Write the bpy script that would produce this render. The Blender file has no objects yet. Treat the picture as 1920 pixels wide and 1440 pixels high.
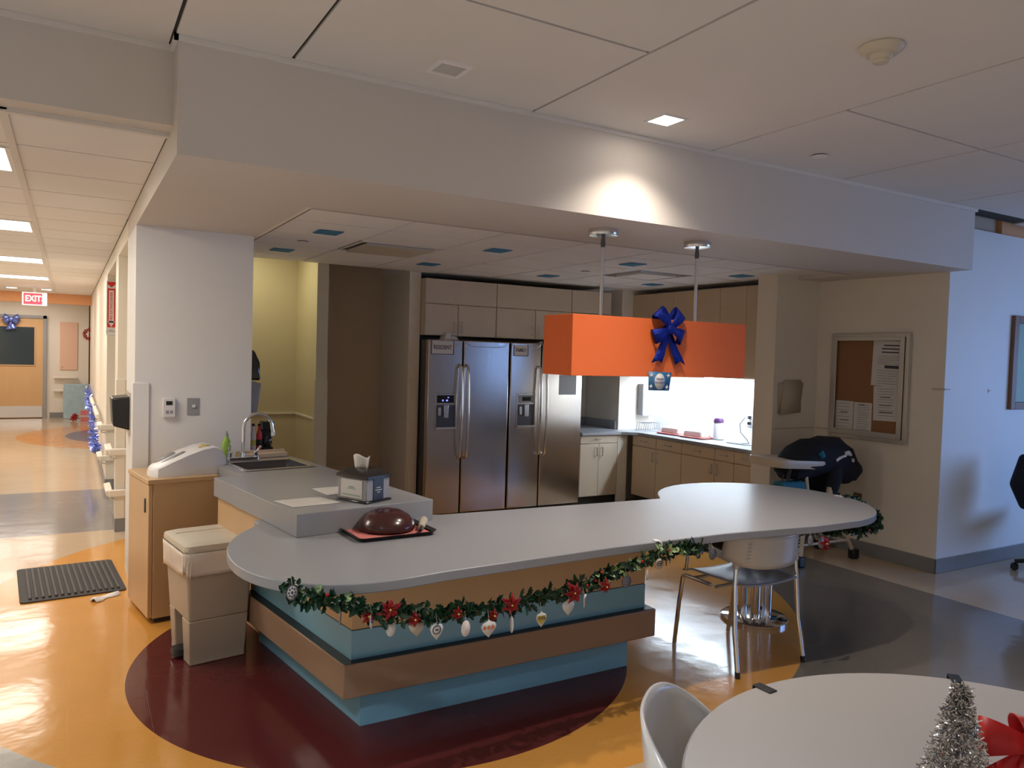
import bpy, bmesh, math, random
from math import sin, cos, pi, radians as rad
from mathutils import Vector, Matrix
random.seed(7)
S = bpy.context.scene
COL = S.collection

# ------------------------------------------------------------------ camera
F_PX = 1427.53
yaw, pitch, roll = rad(30.2146), rad(-2.1589), rad(1.6921)
fw = Vector((sin(yaw)*cos(pitch), cos(yaw)*cos(pitch), sin(pitch)))
r0 = Vector((cos(yaw), -sin(yaw), 0)); u0 = r0.cross(fw)
rt = cos(roll)*r0 + sin(roll)*u0; up = -sin(roll)*r0 + cos(roll)*u0
cam_d = bpy.data.cameras.new('camera'); cam = bpy.data.objects.new('camera', cam_d); COL.objects.link(cam)
cam.matrix_world = Matrix(((rt.x, up.x, -fw.x, 0), (rt.y, up.y, -fw.y, 0), (rt.z, up.z, -fw.z, 1.56), (0, 0, 0, 1)))
cam_d.sensor_width = 36; cam_d.lens = F_PX/1920*36; cam_d.clip_start = .05; cam_d.clip_end = 100
S.camera = cam

# ------------------------------------------------------------------ world, exposure, main lights
W = bpy.data.worlds.new('world'); S.world = W; W.use_nodes = True
W.node_tree.nodes['Background'].inputs[0].default_value = (.45, .62, 1, 1)
W.node_tree.nodes['Background'].inputs[1].default_value = .6
S.view_settings.view_transform = 'Standard'; S.view_settings.look = 'None'
S.view_settings.exposure = 0; S.view_settings.gamma = 1

def area(name, loc, size, power, col, rot=(0, 0, 0), sy=None, spread=180):
    l = bpy.data.lights.new(name, 'AREA'); l.energy = power; l.color = col; l.size = size
    if sy: l.shape = 'RECTANGLE'; l.size_y = sy
    l.spread = rad(spread)
    o = bpy.data.objects.new(name, l); o.location = loc; o.rotation_euler = rot; COL.objects.link(o); return o
BLUE = (.23, .46, 1)
# daylight entering by the window of the right-hand wall
wl = area('window_daylight', (8.80, .45, 1.45), 2.8, 36, BLUE, (0, 0, 0), 1.2, 115)
wl.rotation_euler = (Vector((6.3, 3.3, .55))-Vector((8.80, .45, 1.45))).to_track_quat('-Z', 'Y').to_euler()
# corridor fluorescent panels; the last lamp is added, without fixture, brightening the far end
for i, (y0, y1, pw) in enumerate([(4.08, 4.64, 18), (6.5, 7.1, 22), (9.3, 9.86, 28), (11.9, 12.45, 32), (14.6, 14.85, 16), (16.9, 17.3, 22)]):
    area('corridor_lamp', (-.83, (y0+y1)/2, 2.405), 1.18, pw, (1, .93, .84), (0, 0, 0), y1-y0)
# recessed square downlights of the lounge ceiling (the first is the one in view) and one added spot
DOWN = [(2.49, 2.87)]
def spot(name, loc, power, col, ang=130, blend=.8, r=.045):
    l = bpy.data.lights.new(name, 'SPOT'); l.energy = power; l.color = col; l.spot_size = rad(ang); l.spot_blend = blend; l.shadow_soft_size = r
    o = bpy.data.objects.new(name, l); o.location = loc; COL.objects.link(o); return o
spot('counter_spot', (2.49, 2.87, 2.70), 66, (1, .89, .77), 122, 1.0)
spot('counter_spot', (2.30, 2.18, 2.70), 85, (1, .91, .80), 112, .7, .03)  # added lamp with no fixture, placed to cast the counter's floor shadow
for x, y, pw, sp in [(-.75, .9, 36, 115), (4.3, .1, 14, 90), (-.9, -1.8, 30, 130), (1.6, -2.4, 30, 120), (4.2, -2.4, 20, 120)]:
    area('lounge_downlight_lamp', (x, y, 2.70), .14, pw, (.90, .96, 1.04), (0, 0, 0), None, sp)
# strip under the wall cabinets and the lamp of the back vestibule
area('under_cabinet_lamp', (5.58, 5.62, 1.385), .06, 24, (.68, .84, 1), (0, 0, 0), 1.7)
area('vestibule_lamp', (1.35, 6.75, 2.5), .3, 5, (1, .90, .60))

# ------------------------------------------------------------------ materials
MATS = {}
def mat(name, col, rough=.5, metal=0, var=0, vs=8, bump=0, bs=60, emit=None, es=0, coat=0, stretch=None, spec=.5, alpha=None, trans=0):
    m = bpy.data.materials.new(name); m.use_nodes = True; nt = m.node_tree; b = nt.nodes['Principled BSDF']
    b.inputs['Base Color'].default_value = (*col, 1); b.inputs['Roughness'].default_value = rough; b.inputs['Metallic'].default_value = metal
    b.inputs['Specular IOR Level'].default_value = spec
    if coat: b.inputs['Coat Weight'].default_value = coat; b.inputs['Coat Roughness'].default_value = .1
    if trans: b.inputs['Transmission Weight'].default_value = trans
    if emit: b.inputs['Emission Color'].default_value = (*emit, 1); b.inputs['Emission Strength'].default_value = es
    tc = nt.nodes.new('ShaderNodeTexCoord'); mp = nt.nodes.new('ShaderNodeMapping'); nt.links.new(tc.outputs['Object'], mp.inputs[0])
    if stretch: mp.inputs['Scale'].default_value = stretch
    if var:
        n = nt.nodes.new('ShaderNodeTexNoise'); n.inputs['Scale'].default_value = vs; n.inputs['Detail'].default_value = 5
        nt.links.new(mp.outputs[0], n.inputs['Vector'])
        mx = nt.nodes.new('ShaderNodeMix'); mx.data_type = 'RGBA'
        mx.inputs[6].default_value = (*[max(0, c*(1-var)) for c in col], 1); mx.inputs[7].default_value = (*[min(1, c*(1+var)) for c in col], 1)
        nt.links.new(n.outputs['Fac'], mx.inputs[0]); nt.links.new(mx.outputs[2], b.inputs['Base Color'])
    if bump:
        n2 = nt.nodes.new('ShaderNodeTexNoise'); n2.inputs['Scale'].default_value = bs; nt.links.new(mp.outputs[0], n2.inputs['Vector'])
        bp = nt.nodes.new('ShaderNodeBump'); bp.inputs['Strength'].default_value = bump; bp.inputs['Distance'].default_value = .005
        nt.links.new(n2.outputs['Fac'], bp.inputs['Height']); nt.links.new(bp.outputs[0], b.inputs['Normal'])
    MATS[name] = m; return m
mat('wall_cream', (.84, .77, .67), .6, var=.03, vs=3, bump=.08, bs=200)
mat('wall_yellow', (.62, .55, .36), .6, var=.03, vs=3)
mat('wall_tan', (.62, .50, .37), .6, var=.04, vs=3)
mat('wall_white', (.82, .81, .80), .55, var=.02, vs=3, bump=.06, bs=200)
mat('soffit', (.68, .62, .57), .6, var=.02, vs=2, bump=.06, bs=200)
mat('corridor_wall', (.80, .74, .64), .45, var=.02, vs=2)
mat('orange_paint', (.85, .42, .20), .5)
mat('ceiling_panel', (.78, .73, .69), .8, var=.03, vs=2, bump=.15, bs=250)
mat('ceiling_tile', (.86, .83, .81), .8, var=.03, vs=2, bump=.15, bs=250)
mat('grid_shadow', (.05, .045, .04), .8)
mat('table_top', (.47, .45, .44), .32)
mat('lilac_trim', (.50, .45, .47), .6)
mat('baseboard', (.24, .24, .24), .4)
mat('maple', (.62, .41, .22), .42, var=.10, vs=5, stretch=(1, 1, .12), bump=.03, bs=40)
mat('maple_dim', (.66, .50, .34), .45, var=.08, vs=5, stretch=(1, 1, .12))
mat('cab_cream', (.62, .51, .39), .45, var=.06, vs=5, stretch=(1, 1, .15))
mat('band_wood', (.33, .215, .14), .32, var=.06, vs=4, stretch=(.1, .1, 1))
mat('blue_panel', (.22, .46, .61), .28, var=.03)
mat('laminate', (.33, .335, .36), .29, spec=.27, var=.06, vs=90, bump=.02, bs=30)
mat('laminate_edge', (.27, .265, .285), .4, var=.05, vs=60)
mat('steel', (.58, .53, .50), .20, 1, var=.10, vs=4, stretch=(30, 30, .4), bump=.03, bs=30)
mat('steel_dark', (.10, .10, .11), .35, .6)
mat('steel_light', (.75, .75, .77), .22, 1)
mat('chrome', (.80, .81, .83), .10, 1)
mat('aluminium', (.62, .60, .57), .38, .8)
mat('black', (.012, .012, .013), .35)
mat('black_gloss', (.01, .01, .012), .12, coat=.5)
mat('rubber', (.085, .078, .075), .7, bump=.3, bs=80)
mat('rubber_dark', (.035, .032, .032), .7)
mat('toe', (.03, .028, .026), .6)
mat('white_plastic', (.78, .77, .77), .32)
mat('shell', (.63, .61, .60), .28, coat=.2)
mat('seat_grey', (.38, .38, .42), .35)
mat('bin_plastic', (.47, .39, .30), .45, bump=.05)
mat('bin_lid', (.66, .60, .50), .4)
mat('liner', (.80, .72, .64), .25, bump=.6, bs=25, spec=.7)
mat('orange_fabric', (.82, .16, .035), .75, var=.05, vs=200, bump=.1, bs=300)
mat('blue_foil', (.008, .022, .26), .28, .75, var=.5, vs=150, bump=.8, bs=220)
mat('card_blue', (.03, .16, .36), .5)
mat('paper', (.68, .66, .64), .7, var=.03)
mat('paper_tan', (.52, .45, .36), .7)
mat('ink', (.06, .055, .08), .7)
mat('ink_blue', (.10, .10, .30), .6)
mat('ink_gold', (.55, .40, .05), .5)
mat('ink_orange', (.65, .22, .10), .5)
mat('cork', (.30, .145, .07), .9, var=.3, vs=150, bump=.3, bs=200)
mat('leaf', (.010, .045, .020), .35, var=.6, vs=30)
mat('leaf_edge', (.30, .42, .20), .4, var=.2, vs=20)
mat('red_petal', (.34, .006, .010), .5, var=.2, vs=30)
mat('berry', (.6, .02, .02), .25)
mat('tinsel', (.66, .65, .64), .14, 1)
mat('tinsel_blue', (.20, .27, .75), .25, .7, var=.3, vs=50)
mat('red_ribbon', (.55, .012, .015), .45)
mat('cloche', (.055, .014, .014), .22, coat=.3)
mat('tray_black', (.015, .013, .013), .4)
mat('mat_pink', (.70, .22, .20), .6, var=.1, vs=40)
mat('tape_blue', (.03, .20, .38), .7)
mat('light_on', (1, 1, 1), .5, emit=(1, .93, .82), es=5)
mat('down_on', (1, 1, 1), .5, emit=(1, .90, .76), es=30)
mat('strip_on', (1, 1, 1), .5, emit=(.85, .93, 1), es=8)
mat('exit_red', (.8, .05, .06), .4, emit=(1, .06, .10), es=1.3)
mat('exit_white', (.9, .9, .9), .4, emit=(1, .85, .82), es=.8)
mat('sign_red', (.72, .03, .03), .4)
mat('door_wood', (.68, .42, .20), .38, var=.06, vs=4, stretch=(3, 1, .2))
mat('pink_panel', (.80, .52, .38), .5)
mat('door_glass', (.03, .045, .055), .08, coat=.6)
mat('led', (.02, .02, .05), .2, emit=(.2, .25, 1), es=1.5)
mat('detector', (.62, .55, .45), .4)
mat('navy_cloth', (.006, .010, .022), .85, bump=.3, bs=60)
mat('teal_cloth', (.01, .16, .26), .7)
mat('hc_plastic', (.62, .54, .44), .4)
mat('quilt_blue', (.38, .52, .58), .8, var=.2, vs=14, bump=.5, bs=18)
mat('pink_box', (.75, .22, .24), .6)
mat('green_soap', (.30, .50, .07), .15, emit=None, coat=.4)
mat('dispenser_grey', (.33, .33, .35), .3)
mat('purple_lid', (.12, .04, .14), .35)
mat('cake', (.80, .70, .66), .7)
mat('frame_wood', (.20, .10, .05), .4)
mat('glass_pane', (.9, .9, .9), .03, trans=1)
mat('sage', (.30, .42, .34), .5)
mat('yellow_label', (.72, .55, .10), .5)

def floor_material():
    m = bpy.data.materials.new('floor_pattern'); m.use_nodes = True; nt = m.node_tree; N = nt.nodes; L = nt.links; b = N['Principled BSDF']
    g = N.new('ShaderNodeNewGeometry'); sx = N.new('ShaderNodeSeparateXYZ'); L.new(g.outputs['Position'], sx.inputs[0]); X, Y = sx.outputs[0], sx.outputs[1]
    def M(op, a, c=None, d=None):
        n = N.new('ShaderNodeMath'); n.operation = op
        for i, v in enumerate((a, c, d)):
            if v is None: continue
            if isinstance(v, (int, float)): n.inputs[i].default_value = v
            else: L.new(v, n.inputs[i])
        return n.outputs[0]
    def circ(cx, cy, r):
        return M('LESS_THAN', M('SQRT', M('ADD', M('POWER', M('SUBTRACT', X, cx), 2), M('POWER', M('SUBTRACT', Y, cy), 2))), r)
    def rect(x0, x1, y0, y1):
        return M('MULTIPLY', M('MULTIPLY', M('GREATER_THAN', X, x0), M('LESS_THAN', X, x1)), M('MULTIPLY', M('GREATER_THAN', Y, y0), M('LESS_THAN', Y, y1)))
    n = N.new('ShaderNodeTexNoise'); n.inputs['Scale'].default_value = 2.2; n.inputs['Detail'].default_value = 4; L.new(g.outputs['Position'], n.inputs['Vector'])
    n1 = N.new('ShaderNodeTexNoise'); n1.inputs['Scale'].default_value = 60; L.new(g.outputs['Position'], n1.inputs['Vector'])
    col = None
    def over(mask, c):
        nonlocal col
        if col is None:
            rgb = N.new('ShaderNodeRGB'); rgb.outputs[0].default_value = (*c, 1); col = rgb.outputs[0]; return
        mx = N.new('ShaderNodeMix'); mx.data_type = 'RGBA'; L.new(mask, mx.inputs[0]); L.new(col, mx.inputs[6]); mx.inputs[7].default_value = (*c, 1); col = mx.outputs[2]
    over(None, (.56, .43, .30))
    over(rect(-3, .8, 7.14, 9.2), (.27, .25, .245))
    over(rect(-3, 1.0, -5, 3.42), (.42, .39, .34))
    over(rect(2.75, 5.16, -5, 5.0), (.165, .145, .125))
    over(circ(1.963, 4.768, 2.546), (.66, .31, .065))
    over(circ(1.471, 3.737, 1.2446), (.105, .020, .020))
    over(circ(1.45, 14.6, 2.19), (.62, .27, .08))
    over(circ(1.45, 14.6, 1.50), (.17, .07, .10))
    v = M('ADD', .86, M('MULTIPLY', n.outputs['Fac'], .16)); v = M('ADD', v, M('MULTIPLY', n1.outputs['Fac'], .12))
    vm = N.new('ShaderNodeVectorMath'); vm.operation = 'SCALE'; L.new(col, vm.inputs[0]); L.new(v, vm.inputs[3]); L.new(vm.outputs[0], b.inputs['Base Color'])
    b.inputs['Roughness'].default_value = .13; b.inputs['Specular IOR Level'].default_value = .34
    # waxed tiles: seams and slow waviness
    nb = N.new('ShaderNodeTexNoise'); nb.inputs['Scale'].default_value = 5; nb.inputs['Detail'].default_value = 3; L.new(g.outputs['Position'], nb.inputs['Vector'])
    bk = N.new('ShaderNodeTexBrick'); bk.offset = 0; bk.inputs['Scale'].default_value = 1; bk.inputs['Mortar Size'].default_value = .0016
    bk.inputs['Brick Width'].default_value = .305; bk.inputs['Row Height'].default_value = .305; bk.inputs['Color1'].default_value = bk.inputs['Color2'].default_value = (1, 1, 1, 1); bk.inputs['Mortar'].default_value = (0, 0, 0, 1)
    L.new(g.outputs['Position'], bk.inputs['Vector'])
    h = M('ADD', M('MULTIPLY', nb.outputs['Fac'], .55), M('MULTIPLY', bk.outputs['Color'], .06))
    bp = N.new('ShaderNodeBump'); bp.inputs['Strength'].default_value = .34; bp.inputs['Distance'].default_value = .012; L.new(h, bp.inputs['Height'])
    L.new(bp.outputs[0], b.inputs['Normal'])
    MATS['floor_pattern'] = m
floor_material()

# ------------------------------------------------------------------ builders
class MB:
    def __init__(s): s.v = []; s.f = []; s.mi = []; s.T = None; s.cur = 0
    def add(s, vs, fs):
        n = len(s.v)
        for p in vs:
            p = Vector(p); s.v.append(tuple(s.T @ p) if s.T is not None else tuple(p))
        for f in fs: s.f.append(tuple(i+n for i in f)); s.mi.append(s.cur)
        return s
    def box(s, x0, y0, z0, x1, y1, z1):
        if x0 > x1: x0, x1 = x1, x0
        if y0 > y1: y0, y1 = y1, y0
        if z0 > z1: z0, z1 = z1, z0
        return s.add([(x, y, z) for x in (x0, x1) for y in (y0, y1) for z in (z0, z1)],
                     [(0, 1, 3, 2), (4, 6, 7, 5), (0, 4, 5, 1), (2, 3, 7, 6), (0, 2, 6, 4), (1, 5, 7, 3)])
    def prism(s, poly, z0, z1):
        n = len(poly); a = sum(poly[i][0]*poly[(i+1) % n][1]-poly[(i+1) % n][0]*poly[i][1] for i in range(n))
        if a < 0: poly = poly[::-1]
        return s.add([(x, y, z0) for x, y in poly]+[(x, y, z1) for x, y in poly],
                     [tuple(range(n))[::-1], tuple(range(n, 2*n))]+[(i, (i+1) % n, n+(i+1) % n, n+i) for i in range(n)])
    def loft(s, rings, cap=True):
        n = len(rings[0]); vs = [p for r in rings for p in r]; fs = []
        for k in range(len(rings)-1):
            for i in range(n): fs.append((k*n+i, k*n+(i+1) % n, (k+1)*n+(i+1) % n, (k+1)*n+i))
        if cap: fs += [tuple(range(n))[::-1], tuple(range((len(rings)-1)*n, len(rings)*n))]
        return s.add(vs, fs)
    def tube(s, pts, r, seg=10):
        pts = [Vector(p) for p in pts]; rs = r if isinstance(r, (list, tuple)) else [r]*len(pts); rings = []; prev = None
        for i, p in enumerate(pts):
            d = (pts[min(i+1, len(pts)-1)]-pts[max(i-1, 0)]).normalized()
            if prev is None: a = d.orthogonal().normalized()
            else: a = (prev-d*prev.dot(d)).normalized()
            prev = a; b = d.cross(a)
            rings.append([tuple(p+(a*cos(t)+b*sin(t))*rs[i]) for t in [2*pi*k/seg for k in range(seg)]])
        return s.loft(rings)
    def lathe(s, prof, c=(0, 0, 0), seg=28, sx=1, sy=1):
        return s.loft([[(c[0]+r*sx*cos(2*pi*k/seg), c[1]+r*sy*sin(2*pi*k/seg), c[2]+z) for k in range(seg)] for r, z in prof])
    def grid(s, fn, nu, nv):
        vs = [fn(i/nu, j/nv) for i in range(nu+1) for j in range(nv+1)]
        return s.add(vs, [(i*(nv+1)+j, (i+1)*(nv+1)+j, (i+1)*(nv+1)+j+1, i*(nv+1)+j+1) for i in range(nu) for j in range(nv)])
def poly_ell(cx, cy, rx, ry, n=32, a0=0): return [(cx+rx*cos(a0+2*pi*i/n), cy+ry*sin(a0+2*pi*i/n)) for i in range(n)]
def rrect(x0, y0, x1, y1, r, n=5):
    out = []
    for cx, cy, a in ((x1-r, y1-r, 0), (x0+r, y1-r, 90), (x0+r, y0+r, 180), (x1-r, y0+r, 270)):
        out += [(cx+r*cos(rad(a+90*i/n)), cy+r*sin(rad(a+90*i/n))) for i in range(n+1)]
    return out
def prop(o, label=None, cat=None, group=None, kind=None):
    for k, v in (('label', label), ('category', cat), ('group', group), ('kind', kind)):
        if v: o[k] = v
    return o
def obj(name, mb, mats, parent=None, bevel=0, smooth=True, solid=0, sub=0, seg=2):
    me = bpy.data.meshes.new(name); me.from_pydata(mb.v, [], mb.f)
    for m in ([mats] if isinstance(mats, str) else mats): me.materials.append(MATS[m])
    me.polygons.foreach_set('material_index', mb.mi)
    bm = bmesh.new(); bm.from_mesh(me)
    if not solid: bmesh.ops.recalc_face_normals(bm, faces=bm.faces)
    bm.to_mesh(me); bm.free()
    if smooth:
        me.polygons.foreach_set('use_smooth', [True]*len(me.polygons)); me.set_sharp_from_angle(angle=rad(38))
    me.update()
    o = bpy.data.objects.new(name, me); COL.objects.link(o)
    if parent: o.parent = parent
    if sub: md = o.modifiers.new('sub', 'SUBSURF'); md.levels = md.render_levels = sub
    if solid: md = o.modifiers.new('sol', 'SOLIDIFY'); md.thickness = solid; md.offset = 0
    if bevel: md = o.modifiers.new('bev', 'BEVEL'); md.width = bevel; md.segments = seg; md.limit_method = 'ANGLE'; md.angle_limit = rad(40)
    return o
def thing(name, label, cat, loc=(0, 0, 0), rz=0, group=None):
    o = bpy.data.objects.new(name, None); COL.objects.link(o); o.location = loc; o.rotation_euler = (0, 0, rz); o.empty_display_size = .05
    return prop(o, label, cat, group)
def struct(name, mb, m, bevel=0, **k): return prop(obj(name, mb, m, bevel=bevel, **k), kind='structure')
def bx(*a): return MB().box(*a)
def dup(root, loc, rz=None, label=None, scale=None):
    r = root.copy(); COL.objects.link(r); r.location = loc
    if rz is not None: r.rotation_euler = (0, 0, rz)
    if scale: r.scale = scale
    if label: r['label'] = label
    for ch in list(root.children):
        c = ch.copy(); COL.objects.link(c); c.parent = r
        for g in list(ch.children):
            d = g.copy(); COL.objects.link(d); d.parent = c
    return r
def text(name, body, size, m, parent, loc, rot, ext=.0004, align='CENTER', sx=1, bold=0, space=1):
    cu = bpy.data.curves.new(name, 'FONT'); cu.body = body; cu.size = size; cu.align_x = align; cu.align_y = 'CENTER'; cu.extrude = ext; cu.offset = bold; cu.resolution_u = 3; cu.space_line = space
    t = bpy.data.objects.new(name+'_tmp', cu); COL.objects.link(t)
    dg = bpy.context.evaluated_depsgraph_get(); me = bpy.data.meshes.new_from_object(t.evaluated_get(dg)); bpy.data.objects.remove(t)
    me.name = name; me.materials.clear(); me.materials.append(MATS[m])
    o = bpy.data.objects.new(name, me); COL.objects.link(o); o.parent = parent; o.location = loc; o.rotation_euler = rot; o.scale = (sx, 1, 1)
    return o
FACE_Y = (rad(90), 0, 0)            # text facing -Y

# ================================================================== SETTING
struct('floor', bx(-2.1, -4.1, -.1, 9.2, 19.2, 0), 'floor_pattern')
def panels(name, xs, ys, z, gap, m, skip=(), top=.12):
    b = MB(); b.cur = 1; b.box(xs[0], ys[0], z+.010, xs[-1], ys[-1], z+top); b.cur = 0
    for i in range(len(xs)-1):
        for j in range(len(ys)-1):
            if (i, j) in skip: continue
            b.box(xs[i]+gap/2, ys[j]+gap/2, z, xs[i+1]-gap/2, ys[j+1]-gap/2, z+.0105)
    return struct(name, b, [m, 'grid_shadow'], smooth=False)
b = MB(); b.cur = 1; b.box(-2.1, -4.1, 2.73, 9.2, 3.3, 2.85); b.cur = 0; g = .007
for x0, x1, y0, y1 in [(-2.1, -.40, -4.1, .0), (-2.1, -.40, 0, 3.27), (-.40, .767, -4.1, 1.1), (-.40, .330, 1.1, 3.27), (.330, .767, 1.1, 3.14), (.767, 1.896, -4.1, -.03), (.767, 1.896, -.03, 2.29), (.767, 1.896, 2.29, 3.14),
                       (1.896, 3.055, -4.1, -.1), (1.896, 3.055, -.1, 3.14), (3.055, 4.17, -4.1, 0), (3.055, 4.17, 0, 2.29), (3.055, 4.17, 2.29, 3.14),
                       (4.17, 5.33, -4.1, 0), (4.17, 5.33, 0, 2.29), (4.17, 5.33, 2.29, 3.14), (5.33, 6.5, -4.1, 0), (5.33, 6.5, 0, 3.14), (6.5, 9.2, -4.1, 3.3)]:
    b.box(x0+g, y0+g, 2.72, x1-g, y1-g, 2.7305)
struct('ceiling', b, ['ceiling_panel', 'grid_shadow'], smooth=False)
# soffit around the kitchen tray
b = MB(); b.box(.345, 3.15, 2.28, 5.69, 3.90, 2.735); b.box(.345, 3.90, 2.28, 1.04, 5.9, 2.60); b.box(5.40, 3.90, 2.28, 5.69, 4.66, 2.60)
struct('ceiling_soffit', b, 'soffit')
struct('ceiling_bulkhead', bx(-2.1, 3.28, 2.416, .345, 3.40, 2.735), 'soffit')
struct('ceiling_beam', bx(-2.1, 15.84, 2.24, .6, 16.0, 2.5), 'orange_paint')
struct('trim_1', MB().box(.33, 3.135, 2.700, 5.70, 3.15, 2.722).box(.33, 3.135, 2.700, .345, 3.28, 2.722).box(-2.05, 3.265, 2.700, .33, 3.28, 2.722), 'ceiling_panel')
struct('trim_2', MB().box(-2.05, 3.40, 2.40, .345, 3.43, 2.416).box(-.235, 3.40, 2.408, -.205, 15.8, 2.4165), 'ceiling_panel')
b = MB(); b.box(1.07, 3.90, 2.284, 5.40, 3.965, 2.3095); b.cur = 1; b.box(1.075, 3.965, 2.287, 5.395, 3.978, 2.3095); b.box(1.072, 3.978, 2.287, 1.082, 5.60, 2.3095); b.cur = 2; b.box(1.04, 3.90, 2.284, 1.07, 5.60, 2.3095)
struct('trim_9', b, ['lilac_trim', 'grid_shadow', 'wall_cream'])
kx = [1.04]+[1.105+.612*k for k in range(1, 7)]+[5.40]; ky = [3.90]+[4.49+.572*k for k in range(0, 4)]+[6.6]
skip = [(1, 2), (5, 2)]
panels('ceiling_kitchen', kx, ky, 2.31, .018, 'ceiling_tile', skip)
struct('ceiling_kitchen_back', bx(2.70, 6.6, 2.31, 5.75, 7.4, 2.42), 'ceiling_tile')
struct('ceiling_vestibule', bx(.9, 6.6, 2.62, 2.9, 7.6, 2.70), 'ceiling_tile')
cy = [3.43+.57*k for k in range(0, 22)]+[15.84]
b = MB(); b.cur = 1; b.box(-2.1, 3.40, 2.426, .95, 15.9, 2.55); b.cur = 0
for x0, x1 in [(-2.05, -1.45), (-1.44, -.225), (-.215, .345)]:
    for j in range(len(cy)-1): b.box(x0+.005, cy[j]+.006, 2.416, x1-.005, cy[j+1]-.006, 2.4265)
struct('ceiling_corridor', b, ['ceiling_tile', 'grid_shadow'], smooth=False)
struct('ceiling_corridor_end', bx(-2.1, 16.0, 2.45, 1.6, 19.2, 2.55), 'wall_cream')

struct('ceiling_kitchen_right', bx(5.40, 4.45, 2.31, 5.75, 6.6, 2.42), 'ceiling_tile')
struct('light_seal_roof', bx(-2.2, -4.2, 2.86, 9.2, 19.3, 2.95), 'wall_cream')  # unseen slab added above the ceilings to keep sky light out
b = MB(); b.box(5.95, 3.45, 0, 6.05, 7.6, 2.86); b.box(1.65, 7.6, 0, 6.05, 7.7, 2.86); b.box(1.65, 7.7, 0, 1.75, 19.3, 2.86); b.box(-2.1, 19.2, 0, 1.75, 19.3, 2.86); b.box(9.05, -4.2, 2.1, 9.2, 3.6, 2.86); b.box(6.05, 3.5, 0, 9.2, 3.6, 2.86)
struct('light_seal_walls', b, 'wall_cream')  # unseen shell added around the rooms to stop sky light leaking in
struct('wall_left', bx(-2.2, -4.1, 0, -2.05, 19.2, 2.85), 'corridor_wall')
struct('wall_behind', bx(-2.1, -4.2, 0, 9.2, -4.05, 2.85), 'wall_cream')
b = MB(); b.box(8.9, -4.1, 0, 9.05, 3.45, .8); b.box(8.9, -4.1, 2.1, 9.05, 3.45, 2.85); b.box(8.9, -4.1, .8, 9.05, -1.0, 2.1); b.box(8.9, 2.2, .8, 9.05, 3.45, 2.1)
struct('wall_right', b, 'wall_cream')
w1 = struct('window_1', MB().box(8.90, -1.0, .8, 8.95, 2.2, .84).box(8.90, -1.0, 2.06, 8.95, 2.2, 2.1).box(8.90, -1.0, .84, 8.95, -.96, 2.06).box(8.90, 2.16, .84, 8.95, 2.2, 2.06).box(8.90, .58, .84, 8.95, .62, 2.06), 'aluminium')
struct('wall_lounge', MB().box(5.80, 3.31, 0, 9.05, 3.45, 2.63).box(5.69, 3.31, 0, 5.80, 3.322, 2.63), 'wall_white')
struct('wall_lounge_recess', bx(5.69, 3.40, 2.63, 6.46, 3.50, 2.85), 'wall_tan')
struct('wall_lounge_accent', bx(6.46, 3.36, 2.63, 9.05, 3.50, 2.85), 'orange_paint')
struct('wall_noticeboard', bx(5.69, 3.322, 0, 5.80, 4.66, 2.45), 'wall_cream')
struct('wall_kitchen_end', bx(5.15, 4.45, 0, 5.69, 4.66, 2.31), 'wall_cream')
struct('wall_kitchen_right', bx(5.72, 4.66, 0, 5.85, 7.4, 2.45), 'wall_white')
struct('wall_kitchen_column', bx(5.22, 6.62, 0, 5.72, 7.25, 2.31), 'wall_cream')
struct('wall_kitchen_back', bx(2.83, 7.25, 0, 5.72, 7.4, 2.45), 'wall_cream')
struct('wall_fridge_side', bx(2.72, 6.6, 0, 2.83, 7.4, 2.62), 'wall_cream')
struct('wall_vestibule_end', bx(1.96, 7.3, 0, 2.72, 7.45, 2.62), 'wall_tan')
struct('wall_vestibule_pier', bx(1.86, 6.6, 0, 1.96, 7.45, 2.62), 'wall_yellow')
struct('wall_vestibule_back', bx(.9, 7.27, 0, 1.86, 7.45, 2.62), 'wall_yellow')
struct('wall_column', bx(.345, 5.15, 0, 1.03, 5.9, 2.28), 'wall_white')
b = MB(); b.box(.345, 7.05, 0, .9, 7.45, 2.416); b.box(.345, 5.9, 2.28, .9, 7.05, 2.416); b.box(.345, 7.45, 2.28, .9, 9.15, 2.416); b.box(.345, 9.15, 0, .9, 16.6, 2.416); b.box(.9, 5.9, 0, .98, 16.6, 2.5)
struct('wall_corridor_right', b, 'corridor_wall')
struct('wall_corridor_end', MB().box(-2.1, 18.2, 2.06, .27, 18.35, 2.5).box(-.40, 18.2, 0, .27, 18.35, 2.06).box(-2.1, 18.2, 0, -1.42, 18.35, 2.06).box(.27, 18.2, 0, .35, 18.9, 2.5), 'wall_cream')
struct('wall_corridor_far', bx(.3, 18.9, 0, 1.6, 19.0, 2.5), 'wall_tan')
struct('wall_corridor_side', bx(1.5, 16.6, 0, 1.6, 19.0, 2.5), 'wall_tan')
b = MB(); b.box(5.678, 3.30, 0, 5.69, 4.45, .11); b.box(5.15, 4.438, 0, 5.69, 4.45, .11)
struct('baseboard_noticeboard', b, 'baseboard', bevel=.003)
struct('baseboard_lounge', bx(5.678, 3.298, 0, 8.9, 3.31, .11), 'baseboard', bevel=.003)
b = MB(); b.box(.333, 7.038, 0, .9, 7.05, .11); b.box(.333, 9.138, 0, .9, 9.15, .11); b.box(.333, 7.05, 0, .345, 7.45, .11); b.box(.333, 9.15, 0, .345, 16.6, .11); b.box(.888, 5.9, 0, .9, 7.04, .11)
struct('baseboard_corridor', b, 'baseboard')
struct('baseboard_corridor_end', bx(-.34, 18.188, 0, .27, 18.2, .11), 'baseboard')
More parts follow.
